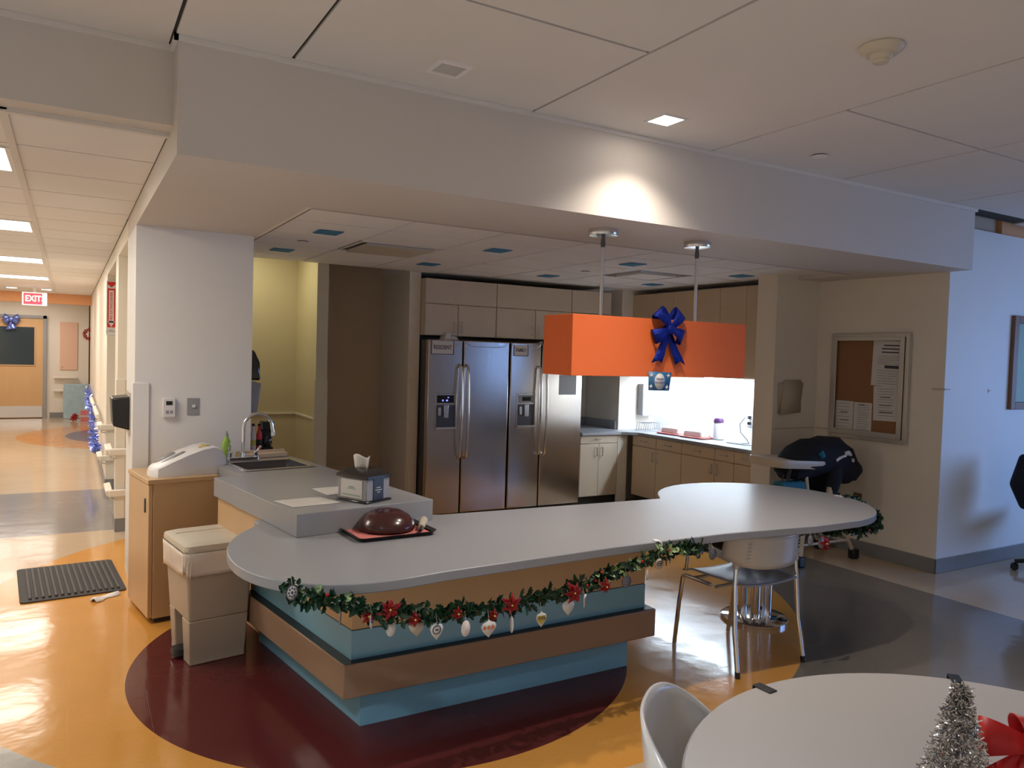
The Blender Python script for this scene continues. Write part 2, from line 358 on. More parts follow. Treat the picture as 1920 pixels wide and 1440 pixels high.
# chair rails and corner guards
b = MB(); b.box(.9, 7.255, .945, 1.86, 7.27, .96); b.box(1.848, 6.6, .945, 1.86, 7.25, .96)
struct('trim_3', b, 'wall_cream')
b = MB(); b.box(1.855, 6.59, 0, 1.965, 6.60, 1.295); b.box(1.85, 6.59, 0, 1.86, 6.66, 1.295)
struct('trim_4', b, 'wall_yellow', bevel=.003)
struct('trim_5', bx(2.735, 6.59, 0, 2.815, 6.60, 1.29), 'wall_cream', bevel=.003)
b = MB(); b.box(.333, 5.138, 0, .425, 5.15, 1.325); b.box(.333, 5.15, 0, .345, 5.24, 1.325)
struct('trim_6', b, 'wall_white', bevel=.003)
b = MB(); b.box(.333, 7.038, .11, .405, 7.0495, 1.27); b.box(.333, 7.05, .11, .3445, 7.12, 1.27)
struct('trim_7', b, 'corridor_wall', bevel=.003)
b = MB(); b.box(5.685, 3.298, 1.395, 5.75, 3.309, 1.405).box(5.680, 3.30, 1.395, 5.6895, 3.40, 1.405).box(5.684, 4.0, 1.00, 5.6895, 4.43, 1.008).box(5.18, 4.444, 1.00, 5.68, 4.4495, 1.008)
struct('trim_8', b, 'wall_tan')

# end door of the corridor
d = struct('door_1', bx(-1.36, 18.16, .01, -.46, 18.20, 2.02), 'door_wood', bevel=.003)
obj('door_frame', MB().box(-1.42, 18.13, 0, -1.36, 18.20, 2.08).box(-.46, 18.13, 0, -.40, 18.20, 2.08).box(-1.42, 18.13, 2.02, -.40, 18.20, 2.08), 'dispenser_grey', d)
obj('kick_plate', bx(-1.35, 18.15, .02, -.47, 18.16, .25), 'steel_light', d)
obj('vision_panel', bx(-1.22, 18.148, 1.08, -.61, 18.162, 1.84), 'door_glass', d)
obj('glazing_bead', MB().box(-1.24, 18.145, 1.06, -.59, 18.16, 1.08).box(-1.24, 18.145, 1.84, -.59, 18.16, 1.86).box(-.61, 18.145, 1.08, -.59, 18.16, 1.84).box(-1.24, 18.145, 1.08, -1.22, 18.16, 1.84), 'door_wood', d)
t = thing('wall_cupboard', 'pink narrow cupboard door set in end wall of corridor', 'cupboard', (0, 0, 0))
obj('door', bx(-.17, 18.18, .99, .15, 18.20, 1.97), 'pink_panel', t, bevel=.004); obj('knob', bx(-.14, 18.16, 1.05, -.12, 18.18, 1.07), 'aluminium', t)

# ================================================================== CEILING FITTINGS
for i, (x0, x1, y0, y1, lab) in enumerate([(-1.43, -.235, 4.08, 4.64, 'nearest glowing panel light in corridor ceiling, cut by the left edge'), (-1.43, -.235, 6.5, 7.1, 'glowing corridor panel light, second from the camera'),
                                   (-1.43, -.235, 9.3, 9.86, 'glowing corridor panel light, third from the camera'), (-1.43, -.235, 11.9, 12.45, 'glowing corridor panel light, fourth from the camera, just before exit sign'),
                                   (-.42, -.24, 14.6, 14.85, 'small glowing ceiling light right of the exit sign'), (-.90, -.72, 14.6, 14.85, 'small glowing ceiling light left of the exit sign')]):
    t = thing('ceiling_light', lab, 'ceiling light', (0, 0, 2.416), 0, 'corridor ceiling lights')
    obj('diffuser', bx(x0+.02, y0+.02, -.004, x1-.02, y1-.02, .0), 'light_on', t)
    obj('frame', MB().box(x0, y0, -.006, x1, y0+.02, -.0005).box(x0, y1-.02, -.006, x1, y1, -.0005).box(x0, y0+.02, -.006, x0+.02, y1-.02, -.0005).box(x1-.02, y0+.02, -.006, x1, y1-.02, -.0005), 'white_plastic', t)
t = thing('downlight', 'small square recessed downlight glowing in ceiling above counter', 'ceiling light', (2.49, 2.87, 2.72))
b = MB()
for x0, y0, x1, y1 in ((-.075, -.075, .075, -.06), (-.075, .06, .075, .075), (-.075, -.06, -.06, .06), (.06, -.06, .075, .06)): b.box(x0, y0, -.004, x1, y1, 0)
obj('trim_ring', b, 'white_plastic', t); obj('lens', bx(-.06, -.06, -.003, .06, .06, 0), 'down_on', t)
t = thing('smoke_detector', 'cream round smoke detector on the ceiling, upper right', 'smoke detector', (2.54, 1.77, 2.72))
obj('base', MB().lathe([(.075, 0), (.078, -.006), (.073, -.018), (.058, -.03), (.05, -.034)]), 'detector', t)
obj('sensor_head', MB().lathe([(.04, -.034), (.036, -.046), (.030, -.05), (.030, -.055), (.024, -.062), (.01, -.064)]), 'detector', t)
b = MB()
for k in range(3): b.lathe([(.037-.002*k, -.0362-.004*k), (.038-.002*k, -.0374-.004*k), (.036-.002*k, -.0386-.004*k)])
obj('slot', b, 'black', t)
t = thing('air_vent', 'small square white air vent in the lounge ceiling', 'vent', (1.33, 2.87, 2.72))
b = MB()
for x0, y0, x1, y1 in ((-.075, -.075, .075, -.055), (-.075, .055, .075, .075), (-.075, -.055, -.055, .055), (.055, -.055, .075, .055)): b.box(x0, y0, -.007, x1, y1, 0)
obj('frame', b, 'ceiling_tile', t); obj('core', MB().box(-.055, -.055, -.003, .055, .055, 0), 'dispenser_grey', t)
b = MB()
for k in range(9): b.box(-.055, -.05+.0125*k, -.0045, .055, -.045+.0125*k, -.003)
obj('louvre', b, 'ceiling_panel', t)
def cover(x, y, z, lab):
    t = thing('sprinkler_cover', lab, 'sprinkler', (x, y, z), 0, 'round sprinkler covers')
    obj('cover_plate', MB().lathe([(.045, -.006), (.043, -.008), (.0, -.009)]), 'ceiling_tile', t); obj('shadow_ring', MB().lathe([(.038, 0), (.038, -.006)]), 'steel_dark', t)
cover(3.594, 2.853, 2.72, 'round flush sprinkler cover in the lounge ceiling right of the downlight')
cover(1.40, 5.35, 2.31, 'round flush sprinkler cover in kitchen ceiling left of the square vent')
cover(3.88, 5.45, 2.31, 'round flush sprinkler cover in kitchen ceiling right of the refrigerators')
n = 0
for x, y, lab in [(1.42, 4.82, 'blue taped square on kitchen ceiling, nearest one on the left'), (1.39, 5.92, 'blue taped square on kitchen ceiling beside the column top'), (2.65, 4.81, 'blue taped square on kitchen ceiling left of the pendant rods'),
                  (2.62, 5.96, 'blue taped square on kitchen ceiling above left refrigerator'), (3.85, 4.77, 'blue taped square on kitchen ceiling between the pendant rods'), (3.85, 6.0, 'blue taped square on kitchen ceiling just left of the first pendant rod'),
                  (5.05, 4.76, 'blue taped square on kitchen ceiling, rightmost'), (5.03, 5.91, 'blue taped square on kitchen ceiling in the far right corner')]:
    o = obj('taped_downlight', MB().box(x-.078, y-.078, 2.304, x+.078, y+.078, 2.3095).box(x-.07, y-.084, 2.3035, x+.01, y+.082, 2.304).box(x-.005, y-.080, 2.303, x+.072, y+.086, 2.304), 'tape_blue', bevel=.001)
    prop(o, lab, 'ceiling light', 'blue taped kitchen downlights')
def kvent(i, j, lab):
    x0, x1, y0, y1 = kx[i], kx[i+1], ky[j], ky[j+1]
    t = thing('ceiling_diffuser', lab, 'vent', (0, 0, 2.31), 0, 'square kitchen ceiling diffusers')
    b = MB()
    for q in ((0.0, .06) if i > 3 else (0.0,)):
        a, c, e, h = x0+q+.01, x1-q-.01, y0+q+.01, y1-q-.01; zz = .004+q*.0; w = .016
        b.box(a, e, zz-.006, c, e+w, zz).box(a, h-w, zz-.006, c, h, zz).box(a, e+w, zz-.006, a+w, h-w, zz).box(c-w, e+w, zz-.006, c, h-w, zz)
    obj('frame', b, 'aluminium' if i > 3 else 'ceiling_panel', t)
    obj('plaque', bx(x0+(.11 if i > 3 else .075), y0+(.11 if i > 3 else .075), -.012, x1-(.11 if i > 3 else .03), y1-(.11 if i > 3 else .03), .003), 'ceiling_tile' if i > 3 else 'detector', t)
    obj('backing', bx(x0+.004, y0+.004, .008, x1-.004, y1-.004, .0135), 'steel_dark', t)
kvent(1, 2, 'square ceiling diffuser with beige plate, left part of kitchen ceiling')
kvent(5, 2, 'square ceiling diffuser with metal rim between pendant rods')

# ================================================================== ISLAND COUNTER
t = thing('dining_counter', 'long grey laminate counter table with rounded lobes at both ends', 'counter')
arc = [(3.50+.59*cos(a), 3.07+.59*sin(a)) for a in [rad(-112+i*(360-112-42)/0.01*0.01/40) for i in range(0)]]
outl = [(.82, 3.60), (.72, 3.50), (.62, 3.36), (.55, 3.20), (.528, 3.0), (.545, 2.83), (.60, 2.69), (.68, 2.59), (.78, 2.525), (.90, 2.49), (1.05, 2.49), (1.2, 2.51), (1.40, 2.53), (2.0, 2.54), (2.65, 2.53), (3.0, 2.495), (3.2, 2.468)]
for k in range(0, 29):
    a = rad(-95+k*(95+150)/28); outl.append((3.50+.60*cos(a), 3.07+.605*sin(a)))
outl += [(2.95, 3.335), (1.60, 3.41), (1.0, 3.62)]
def smooth_loop(P, n=5):
    out = []; m = len(P)
    for i in range(m):
        p0, p1, p2, p3 = (Vector(P[(i+k) % m]) for k in (-1, 0, 1, 2))
        for j in range(n):
            f = j/n; out.append(tuple(.5*((2*p1)+(p2-p0)*f+(2*p0-5*p1+4*p2-p3)*f*f+(3*p1-p0-3*p2+p3)*f**3)))
    return out
lobe = smooth_loop([(1.9, 3.3), (.86, 3.62), (.74, 3.52), (.63, 3.37), (.555, 3.19), (.53, 3.0), (.548, 2.82), (.61, 2.67), (.71, 2.565), (.84, 2.50), (1.0, 2.483), (1.2, 2.505), (1.5, 2.535)], 5)[5:-9]
obj('tabletop', MB().prism(lobe+outl[13:], .722, .760), 'laminate', t, bevel=.004)
A8 = rad(8.5); U = Vector((cos(A8), sin(A8))); V = Vector((-sin(A8), cos(A8))); A0 = Vector((.837, 3.21))
def uv(u, v): p = A0+U*u+V*v; return (p.x, p.y)
# base tiers: front face along X, left face along V
def tier(cx, cyy, xr, th=.30, v1=1.15):
    l = Vector((cx, cyy))+V*v1
    return [(cx, cyy), (xr, cyy), (xr, cyy+th), (cx+.5, cyy+th), (l.x+.5, l.y), (l.x, l.y)]
tb = obj('wood_panel', MB().prism(tier(1.005, 2.965, 2.545, .32), .420, .722), 'maple', t)
obj('upper_blue_panel', MB().prism(tier(1.003, 2.963, 2.547, .324), .272, .416), 'blue_panel', t, bevel=.001)
prop(obj('seam_strip', MB().prism(tier(1.007, 2.967, 2.543, .31), .4155, .4205), 'black', t))
obj('bumper_band', MB().prism(tier(.960, 2.920, 2.585, .37), .155, .295), 'band_wood', t, bevel=.004)
obj('band_cap', MB().prism(tier(.966, 2.926, 2.579, .36), .295, .2965), 'black', t)
obj('lower_blue_panel', MB().prism(tier(1.055, 2.985, 2.462, .28), .0, .155), 'blue_panel', t)
b = MB().lathe([(.20, 0), (.20, .018), (.19, .024), (.06, .03)], (3.62, 3.20, 0))
obj('pedestal_base', b, 'chrome', t)
for dx, dy in ((-.05, -.05), (.05, -.05), (-.05, .05), (.05, .05)):
    obj('pedestal_tube', MB().lathe([(.027, .024), (.027, .722)], (3.62+dx, 3.20+dy, 0), 16), 'chrome', t)

t = thing('raised_counter', 'thick grey raised worktop with sink, joined to the long counter', 'counter')
b = MB(); Z0, Z1 = .7605, .86
b.prism([uv(0, 0), uv(.68, 0), uv(.68, 1.20), uv(.15, 1.20), uv(.15, 1.10), uv(0, 1.10)], Z0, Z1)
b.prism([uv(.15, 1.2), uv(.21, 1.2), uv(.21, 1.62), uv(.15, 1.62)], Z0, Z1); b.prism([uv(.62, 1.2), uv(.68, 1.2), uv(.68, 1.62), uv(.62, 1.62)], Z0, Z1)
b.prism([uv(.15, 1.62), uv(.68, 1.62), uv(.68, 1.80), uv(.15, 1.80)], Z0, Z1)
obj('worktop', b, 'laminate', t, bevel=.002)
b = MB().prism([uv(.03, .50), uv(.60, .50), uv(.60, 1.20), uv(.15, 1.20), uv(.15, 1.09), uv(.03, 1.09)], .70, .7603)
b.prism([uv(.02, .38), uv(.05, .38), uv(.05, 1.09), uv(.02, 1.09)], .44, .7603)
obj('wood_fascia', b, 'maple', t)
obj('base_cabinet', MB().prism([uv(.22, .93), uv(.60, .93), uv(.60, 1.19), uv(.22, 1.19)], 0, .70).prism([uv(.16, 1.64), uv(.66, 1.64), uv(.66, 1.78), uv(.16, 1.78)], 0, .76).prism([uv(.64, 1.19), uv(.67, 1.19), uv(.67, 1.64), uv(.64, 1.64)], 0, .76), 'maple', t)
t = thing('sink', 'stainless steel drop-in sink at far end of the raised counter', 'sink', (*uv(.415, 1.41), .86), A8)
b = MB(); x0, x1, y0, y1 = -.215, .215, -.205, .23
for r in ((x0, y0, x1, y0+.03), (x0, y1-.09, x1, y1), (x0, y0+.03, x0+.03, y1-.09), (x1-.03, y0+.03, x1, y1-.09)): b.box(r[0], r[1], .0005, r[2], r[3], .006)
obj('rim', b, 'steel_light', t, bevel=.002)
b = MB(); ro = rrect(x0+.03, y0+.03, x1-.03, y1-.09, .04)
b.loft([[(x, y, .004) for x, y in ro], [(x*.93, (y-0)*.93, -.14) for x, y in ro], [(x*.6, y*.6, -.15) for x, y in ro]][::1], cap=False); b.add([(x*.6, y*.6, -.15) for x, y in ro], [tuple(range(len(ro)))])
obj('basin', b, 'steel_dark', t, solid=.002)
obj('drain', MB().lathe([(.04, -.150), (.04, -.146), (.02, -.148)]), 'chrome', t)
t = thing('faucet', 'tall chrome gooseneck faucet with two handles behind the sink', 'faucet', (*uv(.33, 1.605), .8665), A8)
obj('base_bar', MB().prism(rrect(-.10, -.02, .10, .02, .018), 0, .022), 'chrome', t, bevel=.003)
pts = [(0, 0, .02), (0, 0, .20)]+[(.09-.09*cos(a), -.0, .20+.085*sin(a)) for a in [pi*k/12 for k in range(1, 12)]]+[(.18, 0, .195), (.186, 0, .165)]
obj('spout', MB().tube(pts, .0105, 14).lathe([(.020, .02), (.018, .05), (.012, .055)], (0, 0, 0), 16), 'chrome', t)
obj('aerator', MB().tube([(.186, 0, .17), (.188, 0, .145)], .013, 14), 'chrome', t)
for sx in (-1, 1):
    obj('handle', MB().lathe([(.016, .02), (.014, .045), (.016, .05), (.014, .056)], (.08*sx, 0, 0), 14).tube([(.08*sx, 0, .05), (.10*sx, -.03, .085)], [.006, .008], 10), 'chrome', t)
obj('side_sprayer', MB().lathe([(.018, 0), (.014, .03), (.012, .06), (.018, .08), (.010, .09)], (-.155, .01, -.0065), 14), 'chrome', t)
t = thing('soap_bottle', 'clear bottle of bright green dish soap beside the faucet', 'bottle', (*uv(.26, 1.70), .861))
obj('bottle', MB().lathe([(.024, 0), (.027, .01), (.027, .10), (.020, .125), (.011, .14), (.011, .15)], seg=20), 'green_soap', t)
obj('cap', MB().lathe([(.011, .15), (.011, .165), (.005, .17), (.005, .18)], seg=16), 'dispenser_grey', t)
t = thing('draining_board', 'thin beige board standing behind the sink', 'board', (*uv(.50, 1.72), .861), A8)
obj('board', bx(-.17, -.035, 0, .15, .02, .03), 'maple_dim', t, bevel=.006); obj('raised_lip', bx(-.17, .02, 0, .15, .03, .045), 'maple_dim', t, bevel=.004)

# trash bin, wood cabinet, wedge appliance
t = thing('waste_cabinet', 'light maple cabinet with metal pull standing against the white column', 'cabinet', (*uv(-.05, 1.69), 0), A8)
obj('body', MB().box(-.165, -.235, .03, .19, .235, .785), 'maple', t, bevel=.002)
obj('plinth', bx(-.15, -.215, 0, .18, .22, .03), 'toe', t)
obj('top', bx(-.195, -.240, .785, .192, .238, .812), 'maple', t, bevel=.003)
dr = obj('door', bx(-.190, -.232, .035, -.167, .232, .782), 'maple', t, bevel=.003)
obj('handle', MB().box(-.197, -.175, .62, -.190, -.160, .70), 'steel_dark', dr, bevel=.002)
t = thing('bottle_warmer', 'white wedge-shaped plastic appliance with yellow warning triangle on maple cabinet', 'appliance', (*uv(-.0, 1.60), .812), A8+rad(3))
pr_ = [(-.19, .055), (-.17, .075), (-.08, .115), (.02, .155), (.10, .172), (.15, .165), (.182, .14), (.19, .11)]
def wedge_ring(x, z, w): return [(x, -w, 0), (x, -w, z-.012), (x, -w+.03, z), (x, w-.03, z), (x, w, z-.012), (x, w, 0)]
b = MB(); b.loft([wedge_ring(-.205, .035, .05), wedge_ring(-.185, .058, .085), wedge_ring(-.12, .092, .105), wedge_ring(-.03, .130, .11), wedge_ring(.06, .160, .11), wedge_ring(.12, .168, .11), wedge_ring(.165, .152, .108), wedge_ring(.19, .11, .10), wedge_ring(.195, .0, .10)])
obj('housing', b, 'white_plastic', t, bevel=.010, seg=3)
def slot_(x0, x1, yc, w):
    f = lambda x: .0605+(x+.185)*.455
    return MB().add([(x0, yc, f(x0)+.003), ((x0+x1)/2, yc-w, f((x0+x1)/2)+.004), (x1, yc-w*.8, f(x1)+.002), (x1+.01, yc, f(x1)+.003), (x1, yc+w*.8, f(x1)+.002), ((x0+x1)/2, yc+w, f((x0+x1)/2)+.004)], [(0, 1, 2, 3, 4, 5)])
obj('tray_recess', slot_(-.175, -.06, .05, .035), 'dispenser_grey', t, solid=.002); obj('tray_recess', slot_(-.15, -.03, -.035, .022), 'dispenser_grey', t, solid=.002)
obj('warning_label', MB().add([(.035, -.076, .1595), (.115, -.076, .1690), (.085, .005, .1655)], [(0, 1, 2)]), 'yellow_label', t, solid=.001)

t = thing('trash_bin', 'beige step-on trash bin with clear liner beside the counter', 'trash bin', (.625, 4.10, 0), A8); t.scale = (1, 1, 1.055)
def rr(w, d, z, r=.03, ox=0, oy=0): return [(x+ox, y+oy, z) for x, y in rrect(-w, -d, w, d, r, 4)]
b = MB()
w0, d0, w1, d1 = .135, .16, .165, .195
up = lambda k, z: [(-w0*k, -d0*k, z), (w0*k, -d0*k, z), (w0*k, d0*k, z), (-w0*k, d0*k, z), (-w0*k, .085, z), (-w0*k+.07, .085, z), (-w0*k+.07, -.055, z), (-w0*k, -.055, z)]
b.loft([up(1.0, 0), up(1.0, .045), up(1.005, .047), up(1.07, .21)])
b.loft([rr(w0*1.07, d0*1.07, .2105, .012), rr(w1, d1, .52, .025)])
obj('bin_body', b, 'bin_plastic', t, bevel=.006)
def liner(u, v):
    n = 60; a = 2*pi*u; base = rrect(-w1-.010, -d1-.010, w1+.010, d1+.010, .035, 5); m = len(base); k = u*m; i = int(k) % m; f = k-int(k)
    p = Vector(base[i]).lerp(Vector(base[(i+1) % m]), f)
    dep = .135+.035*sin(a*1+1.2)+.014*sin(5*a)
    sc = 1.015-.03*v+(.008+.012*v)*sin(17*a+5*v)*v+.004*sin(41*a+9*v)
    return (p.x*sc, p.y*sc, .535-dep*v)
obj('bin_liner', MB().grid(liner, 96, 6), 'liner', t, solid=.001)
b = MB().loft([rr(w1+.004, d1+.004, .530, .03), rr(w1+.010, d1+.010, .545, .03), rr(w1+.006, d1+.006, .566, .03), rr(w1-.03, d1-.03, .578, .03)])
obj('lid', b, 'bin_lid', t); obj('lid_hinge', bx(-w1+.02, .062, .5775, w1-.02, .066, .5795), 'bin_plastic', t)
obj('pedal', MB().loft([[(x, y, .018) for x, y in rrect(-.175, -.05, -.07, .045, .02)], [(x, y, .045) for x, y in rrect(-.170, -.045, -.07, .04, .02)]]), 'black', t)

# floor mat and cloth
t = thing('floor_mat', 'dark ribbed rubber floor mat on the orange floor', 'mat', (.018, 5.71, 0), rad(4))
obj('mat_base', MB().prism(rrect(-.29, -.40, .28, .40, .03), .0005, .008), 'rubber_dark', t)
b = MB()
for k in range(15): b.box(-.245+.034*k, -.355, .008, -.229+.034*k, .355, .019)
obj('ribs', b, 'rubber', t, bevel=.003)
b = MB(); 
def glove(u, v):
    x = -.085+.17*u; w = .042*(.4+.6*sin(pi*min(1, u*1.05+.05)))*(1+.3*sin(9*u)); y = (v-.5)*2*w+.02*sin(4*u)
    return (x, y, .003+.020*sin(pi*v)*(.6+.4*sin(7*u+1)))
o = obj('crumpled_glove', MB().grid(glove, 20, 8), 'white_plastic', solid=.003); o.location = (.20, 5.215, 0); o.rotation_euler = (0, 0, rad(42))
prop(o, 'crumpled white glove lying on floor by the ribbed mat', 'glove')

# ================================================================== THINGS ON THE COUNTER
t = thing('napkin_dispenser', 'black and clear napkin dispenser with napkin sticking out, on raised counter', 'napkin dispenser', (1.205, 3.43, .8605), rad(26)); t.scale = (1.32, 1.32, 1.32)
obj('body', bx(-.058, -.07, .006, .058, .07, .085), 'dispenser_grey', t, bevel=.004)
obj('foot', bx(-.064, -.077, 0, .064, .077, .007), 'black_gloss', t, bevel=.003)
obj('top', MB().loft([[(x, y, .085) for x, y in rrect(-.064, -.077, .064, .077, .006)], [(x, y, .094) for x, y in rrect(-.064, -.077, .064, .077, .006)], [(x, y, .115) for x, y in rrect(-.035, -.045, .035, .045, .01)]]), 'black_gloss', t)
obj('advert_card', bx(-.0605, -.052, .015, -.058, .052, .078), 'paper', t)
ap = obj('side_plate', bx(-.025, -.0725, .008, .025, -.070, .084), 'black_gloss', t)
for k, w in enumerate((.010, .016, .006)): obj('side_print', bx(-w, -.0732, .050-.008*k, w, -.0725, .0525-.008*k), 'paper', t)
obj('card_print', MB().box(-.0612, -.02, .045, -.0605, .02, .048).box(-.0612, -.012, .05, -.0605, .012, .055).box(-.0612, -.045, .022, -.0605, .045, .026), 'sage', t)
def napk(u, v): return (-.012+.03*(v-.5)*u+.012*sin(6*v), (v-.5)*(.055+.05*u), .112+.045*u+.006*u*cos(9*v))
obj('napkin', MB().grid(napk, 6, 14), 'paper', t, solid=.003)
def sheet(name, quad, z, label, cat, m='paper', lines=5, group=None):
    c = sum((Vector(q) for q in quad), Vector((0, 0)))/4
    t = thing(name, label, cat, (c.x, c.y, z), 0, group)
    b = MB().prism([(q[0]-c.x, q[1]-c.y) for q in quad], .0005, .0020); obj('sheet', b, m, t)
    b = MB(); P = [Vector(q)-c for q in quad]
    for k in range(lines):
        f = .15+.7*k/max(1, lines-1); a = P[0].lerp(P[3], f); e = P[1].lerp(P[2], f); g = (e-a); a2 = a+g*.1; e2 = a+g*(.9 if k % 3 else .6); nrm = (P[3]-P[0]).normalized()*.006
        b.prism([tuple(a2-nrm*.4), tuple(e2-nrm*.4), tuple(e2+nrm*.4), tuple(a2+nrm*.4)], .0020, .0023)
    obj('print', b, 'paper_tan', t); return t
sheet('place_card', [(.859, 3.358), (1.084, 3.385), (1.034, 3.557), (.813, 3.532)], .8605, 'printed laminated sheet flat on raised counter, nearer the front edge', 'paper')
sheet('place_card', [(1.076, 3.585), (1.235, 3.610), (1.24, 3.80), (1.057, 3.777)], .8605, 'printed sheet flat on raised counter, half behind napkin dispenser', 'paper')
t = thing('serving_tray', 'black meal tray with pink paper mat on the grey counter', 'tray', (1.222, 3.165, .7605), rad(2))
b = MB(); tw, td = .185, .145
b.prism(rrect(-tw+.012, -td+.012, tw-.012, td-.012, .03), .001, .005)
ro = rrect(-tw, -td, tw, td, .035); ri = rrect(-tw+.014, -td+.014, tw-.014, td-.014, .03)
b.loft([[(x, y, .002) for x, y in ri], [(x, y, .018) for x, y in ro], [(x*1.01, y*1.01, .019) for x, y in ro], [(x*.97, y*.97, .012) for x, y in ri]], cap=False)
obj('tray_body', b, 'tray_black', t)
obj('tray_mat', MB().prism(rrect(-tw+.022, -td+.022, tw-.022, td-.022, .02), .005, .0065), 'mat_pink', t)
t = thing('plate_cover', 'glossy dark maroon domed plate cover on the meal tray', 'plate cover', (1.232, 3.195, .767))
obj('dome', MB().lathe([(.122, .006), (.128, .01), (.130, .018), (.126, .03), (.118, .045), (.100, .065), (.070, .082), (.045, .088), (.038, .086), (.022, .083)], seg=40), 'cloche', t)
obj('rim_plate', MB().lathe([(.10, 0), (.122, .006), (.10, .006)], seg=40), 'cloche', t)
for a in (rad(20), rad(110), rad(200), rad(290)): obj('vent_dimple', MB().lathe([(.008, 0), (.007, .003), (.004, .004)], (.024*cos(a), .024*sin(a), .0835), 12), 'cloche', t)
t = thing('cutlery_roll', 'cutlery rolled in cream napkin at right end of tray', 'cutlery', (1.385, 3.15, .770), rad(-28))
obj('napkin_wrap', MB().tube([(0, .09, .012), (0, .03, .014), (0, -.06, .013)], [.020, .018, .014], 12), 'paper_tan', t)
obj('knife_handle', MB().tube([(.003, -.06, .012), (.003, -.10, .013), (.003, -.115, .012)], [.007, .009, .006], 10), 'tray_black', t)

# ================================================================== KITCHEN
def fridge(x0, lab, sign, led):
    wdt = .865; t = thing('refrigerator', lab, 'refrigerator', (x0, 6.42, 0), 0, 'side by side refrigerators')
    obj('case', bx(.0, .07, .03, wdt, .74, 1.68), 'steel_dark', t, bevel=.004); obj('toe_grille', bx(.01, .05, 0, wdt-.01, .12, .05), 'toe', t)
    sp = .355
    for i, (a, c) in enumerate(((.004, sp), (sp+.012, wdt-.004))):
        d = MB().box(a, 0, .055, c, .068, 1.685)
        dd = obj('door', d, 'steel', t, bevel=.010, seg=3)
        # curved crown line pressed into door head
        n = 16; pts = []
        for k in range(n+1):
            f = k/n; e = min(1, min(f, 1-f)/.18); pts.append((a+.012+(c-a-.024)*f, -.001, 1.672-.040*sin(e*pi/2)))
        obj('crown_line', MB().tube(pts, .0028, 6), 'steel_light', dd)
        xh = c-.028 if i == 0 else a+.028
        pts = [(xh, -.012, 1.455), (xh, -.045, 1.43), (xh, -.062, 1.2), (xh, -.068, 1.0), (xh, -.062, .8), (xh, -.045, .60), (xh, -.012, .575)]
        sm = []
        for k in range(len(pts)-1):
            for j in range(4): sm.append(tuple(Vector(pts[k]).lerp(Vector(pts[k+1]), j/4)))
        obj('handle', MB().tube(sm+[pts[-1]], .0125, 12), 'steel_light', dd)
    t2 = obj('ice_dispenser', MB().box(.075, -.004, .84, .30, .0005, 1.19), 'steel', t, bevel=.003)
    obj('dispenser_recess', bx(.095, -.006, .87, .285, -.003, 1.08), 'steel_dark', t2)
    obj('control_panel', MB().box(.10, -.008, 1.10, .275, -.003, 1.17), 'black_gloss' if led else 'dispenser_grey', t2, bevel=.002)
    obj('display', MB().box(.15, -.010, 1.115, .165, -.008, 1.13).box(.19, -.010, 1.115, .21, -.008, 1.13).box(.205, -.010, 1.145, .22, -.008, 1.155) if led else bx(.14, -.010, 1.115, .24, -.008, 1.155), 'led' if led else 'black_gloss', t2)
    obj('paddle', MB().box(.165, -.020, .96, .215, -.006, 1.08).box(.11, -.016, .98, .14, -.006, 1.06), 'steel_light', t2, bevel=.004)
    obj('drip_tray', bx(.09, -.022, .855, .29, -.004, .875), 'steel_light', t2, bevel=.002)
    return t
f1 = fridge(2.84, 'left stainless steel side by side refrigerator with sign reading RESIDENT', 'RESIDENT', True)
f2 = fridge(3.715, 'right stainless steel side by side refrigerator with sign reading FAMILY', 'FAMILY', False)
obj('badge', MB().box(.73, -.003, 1.655, .79, .0005, 1.672), 'steel_light', f1)
def sign(x0, x1, z0, z1, y, body, size, lab):
    t = thing('paper_sign', lab, 'sign', ((x0+x1)/2, y, (z0+z1)/2), 0)
    w, h = (x1-x0)/2, (z1-z0)/2
    obj('sheet', bx(-w, -.001, -h, w, .0005, h), 'paper', t); obj('holder_edge', MB().box(-w-.008, -.0012, -h-.006, -w, .0004, h+.004).box(w, -.0012, -h-.006, w+.008, .0004, h+.004).box(-w, -.0012, -h-.006, w, .0004, -h), 'ink', t)
    text('lettering', body, size, 'ink', t, (0, -.0012, 0), FACE_Y, bold=.0012, sx=.80)
sign(2.876, 3.093, 1.555, 1.672, 6.4185, 'RESIDENT', .052, 'white sign with black word RESIDENT on left refrigerator')
sign(3.752, 3.905, 1.560, 1.660, 6.4185, 'FAMILY', .044, 'white sign with black word FAMILY on the second refrigerator')
t = thing('drawing', 'grey pencil drawing of a face taped to right refrigerator door', 'picture', (4.395, 6.4185, 1.275))
obj('sheet', bx(-.105, -.001, -.10, .105, .0005, .10), 'dispenser_grey', t)
b = MB()
for r, sx in ((.07, .75), (.012, 1), (.012, 1.01)):
    ox = {.07: 0}.get(r, -.022 if sx == 1 else .022); b.tube([(ox+r*sx*cos(2*pi*k/20), -.0015, (0 if r > .05 else .02)+r*sin(2*pi*k/20)) for k in range(21)], .0012, 4)
b.tube([(-.02, -.0015, -.035), (0, -.0015, -.042), (.02, -.0015, -.035)], .0012, 4).tube([(0, -.0015, .015), (.006, -.0015, -.012), (-.003, -.0015, -.014)], .001, 4)
obj('pencil_lines', b, 'paper', t)
t = thing('tissue_pack', 'small crumpled white pack lying on top of left refrigerator', 'pack', (3.10, 6.52, 1.682), rad(10))
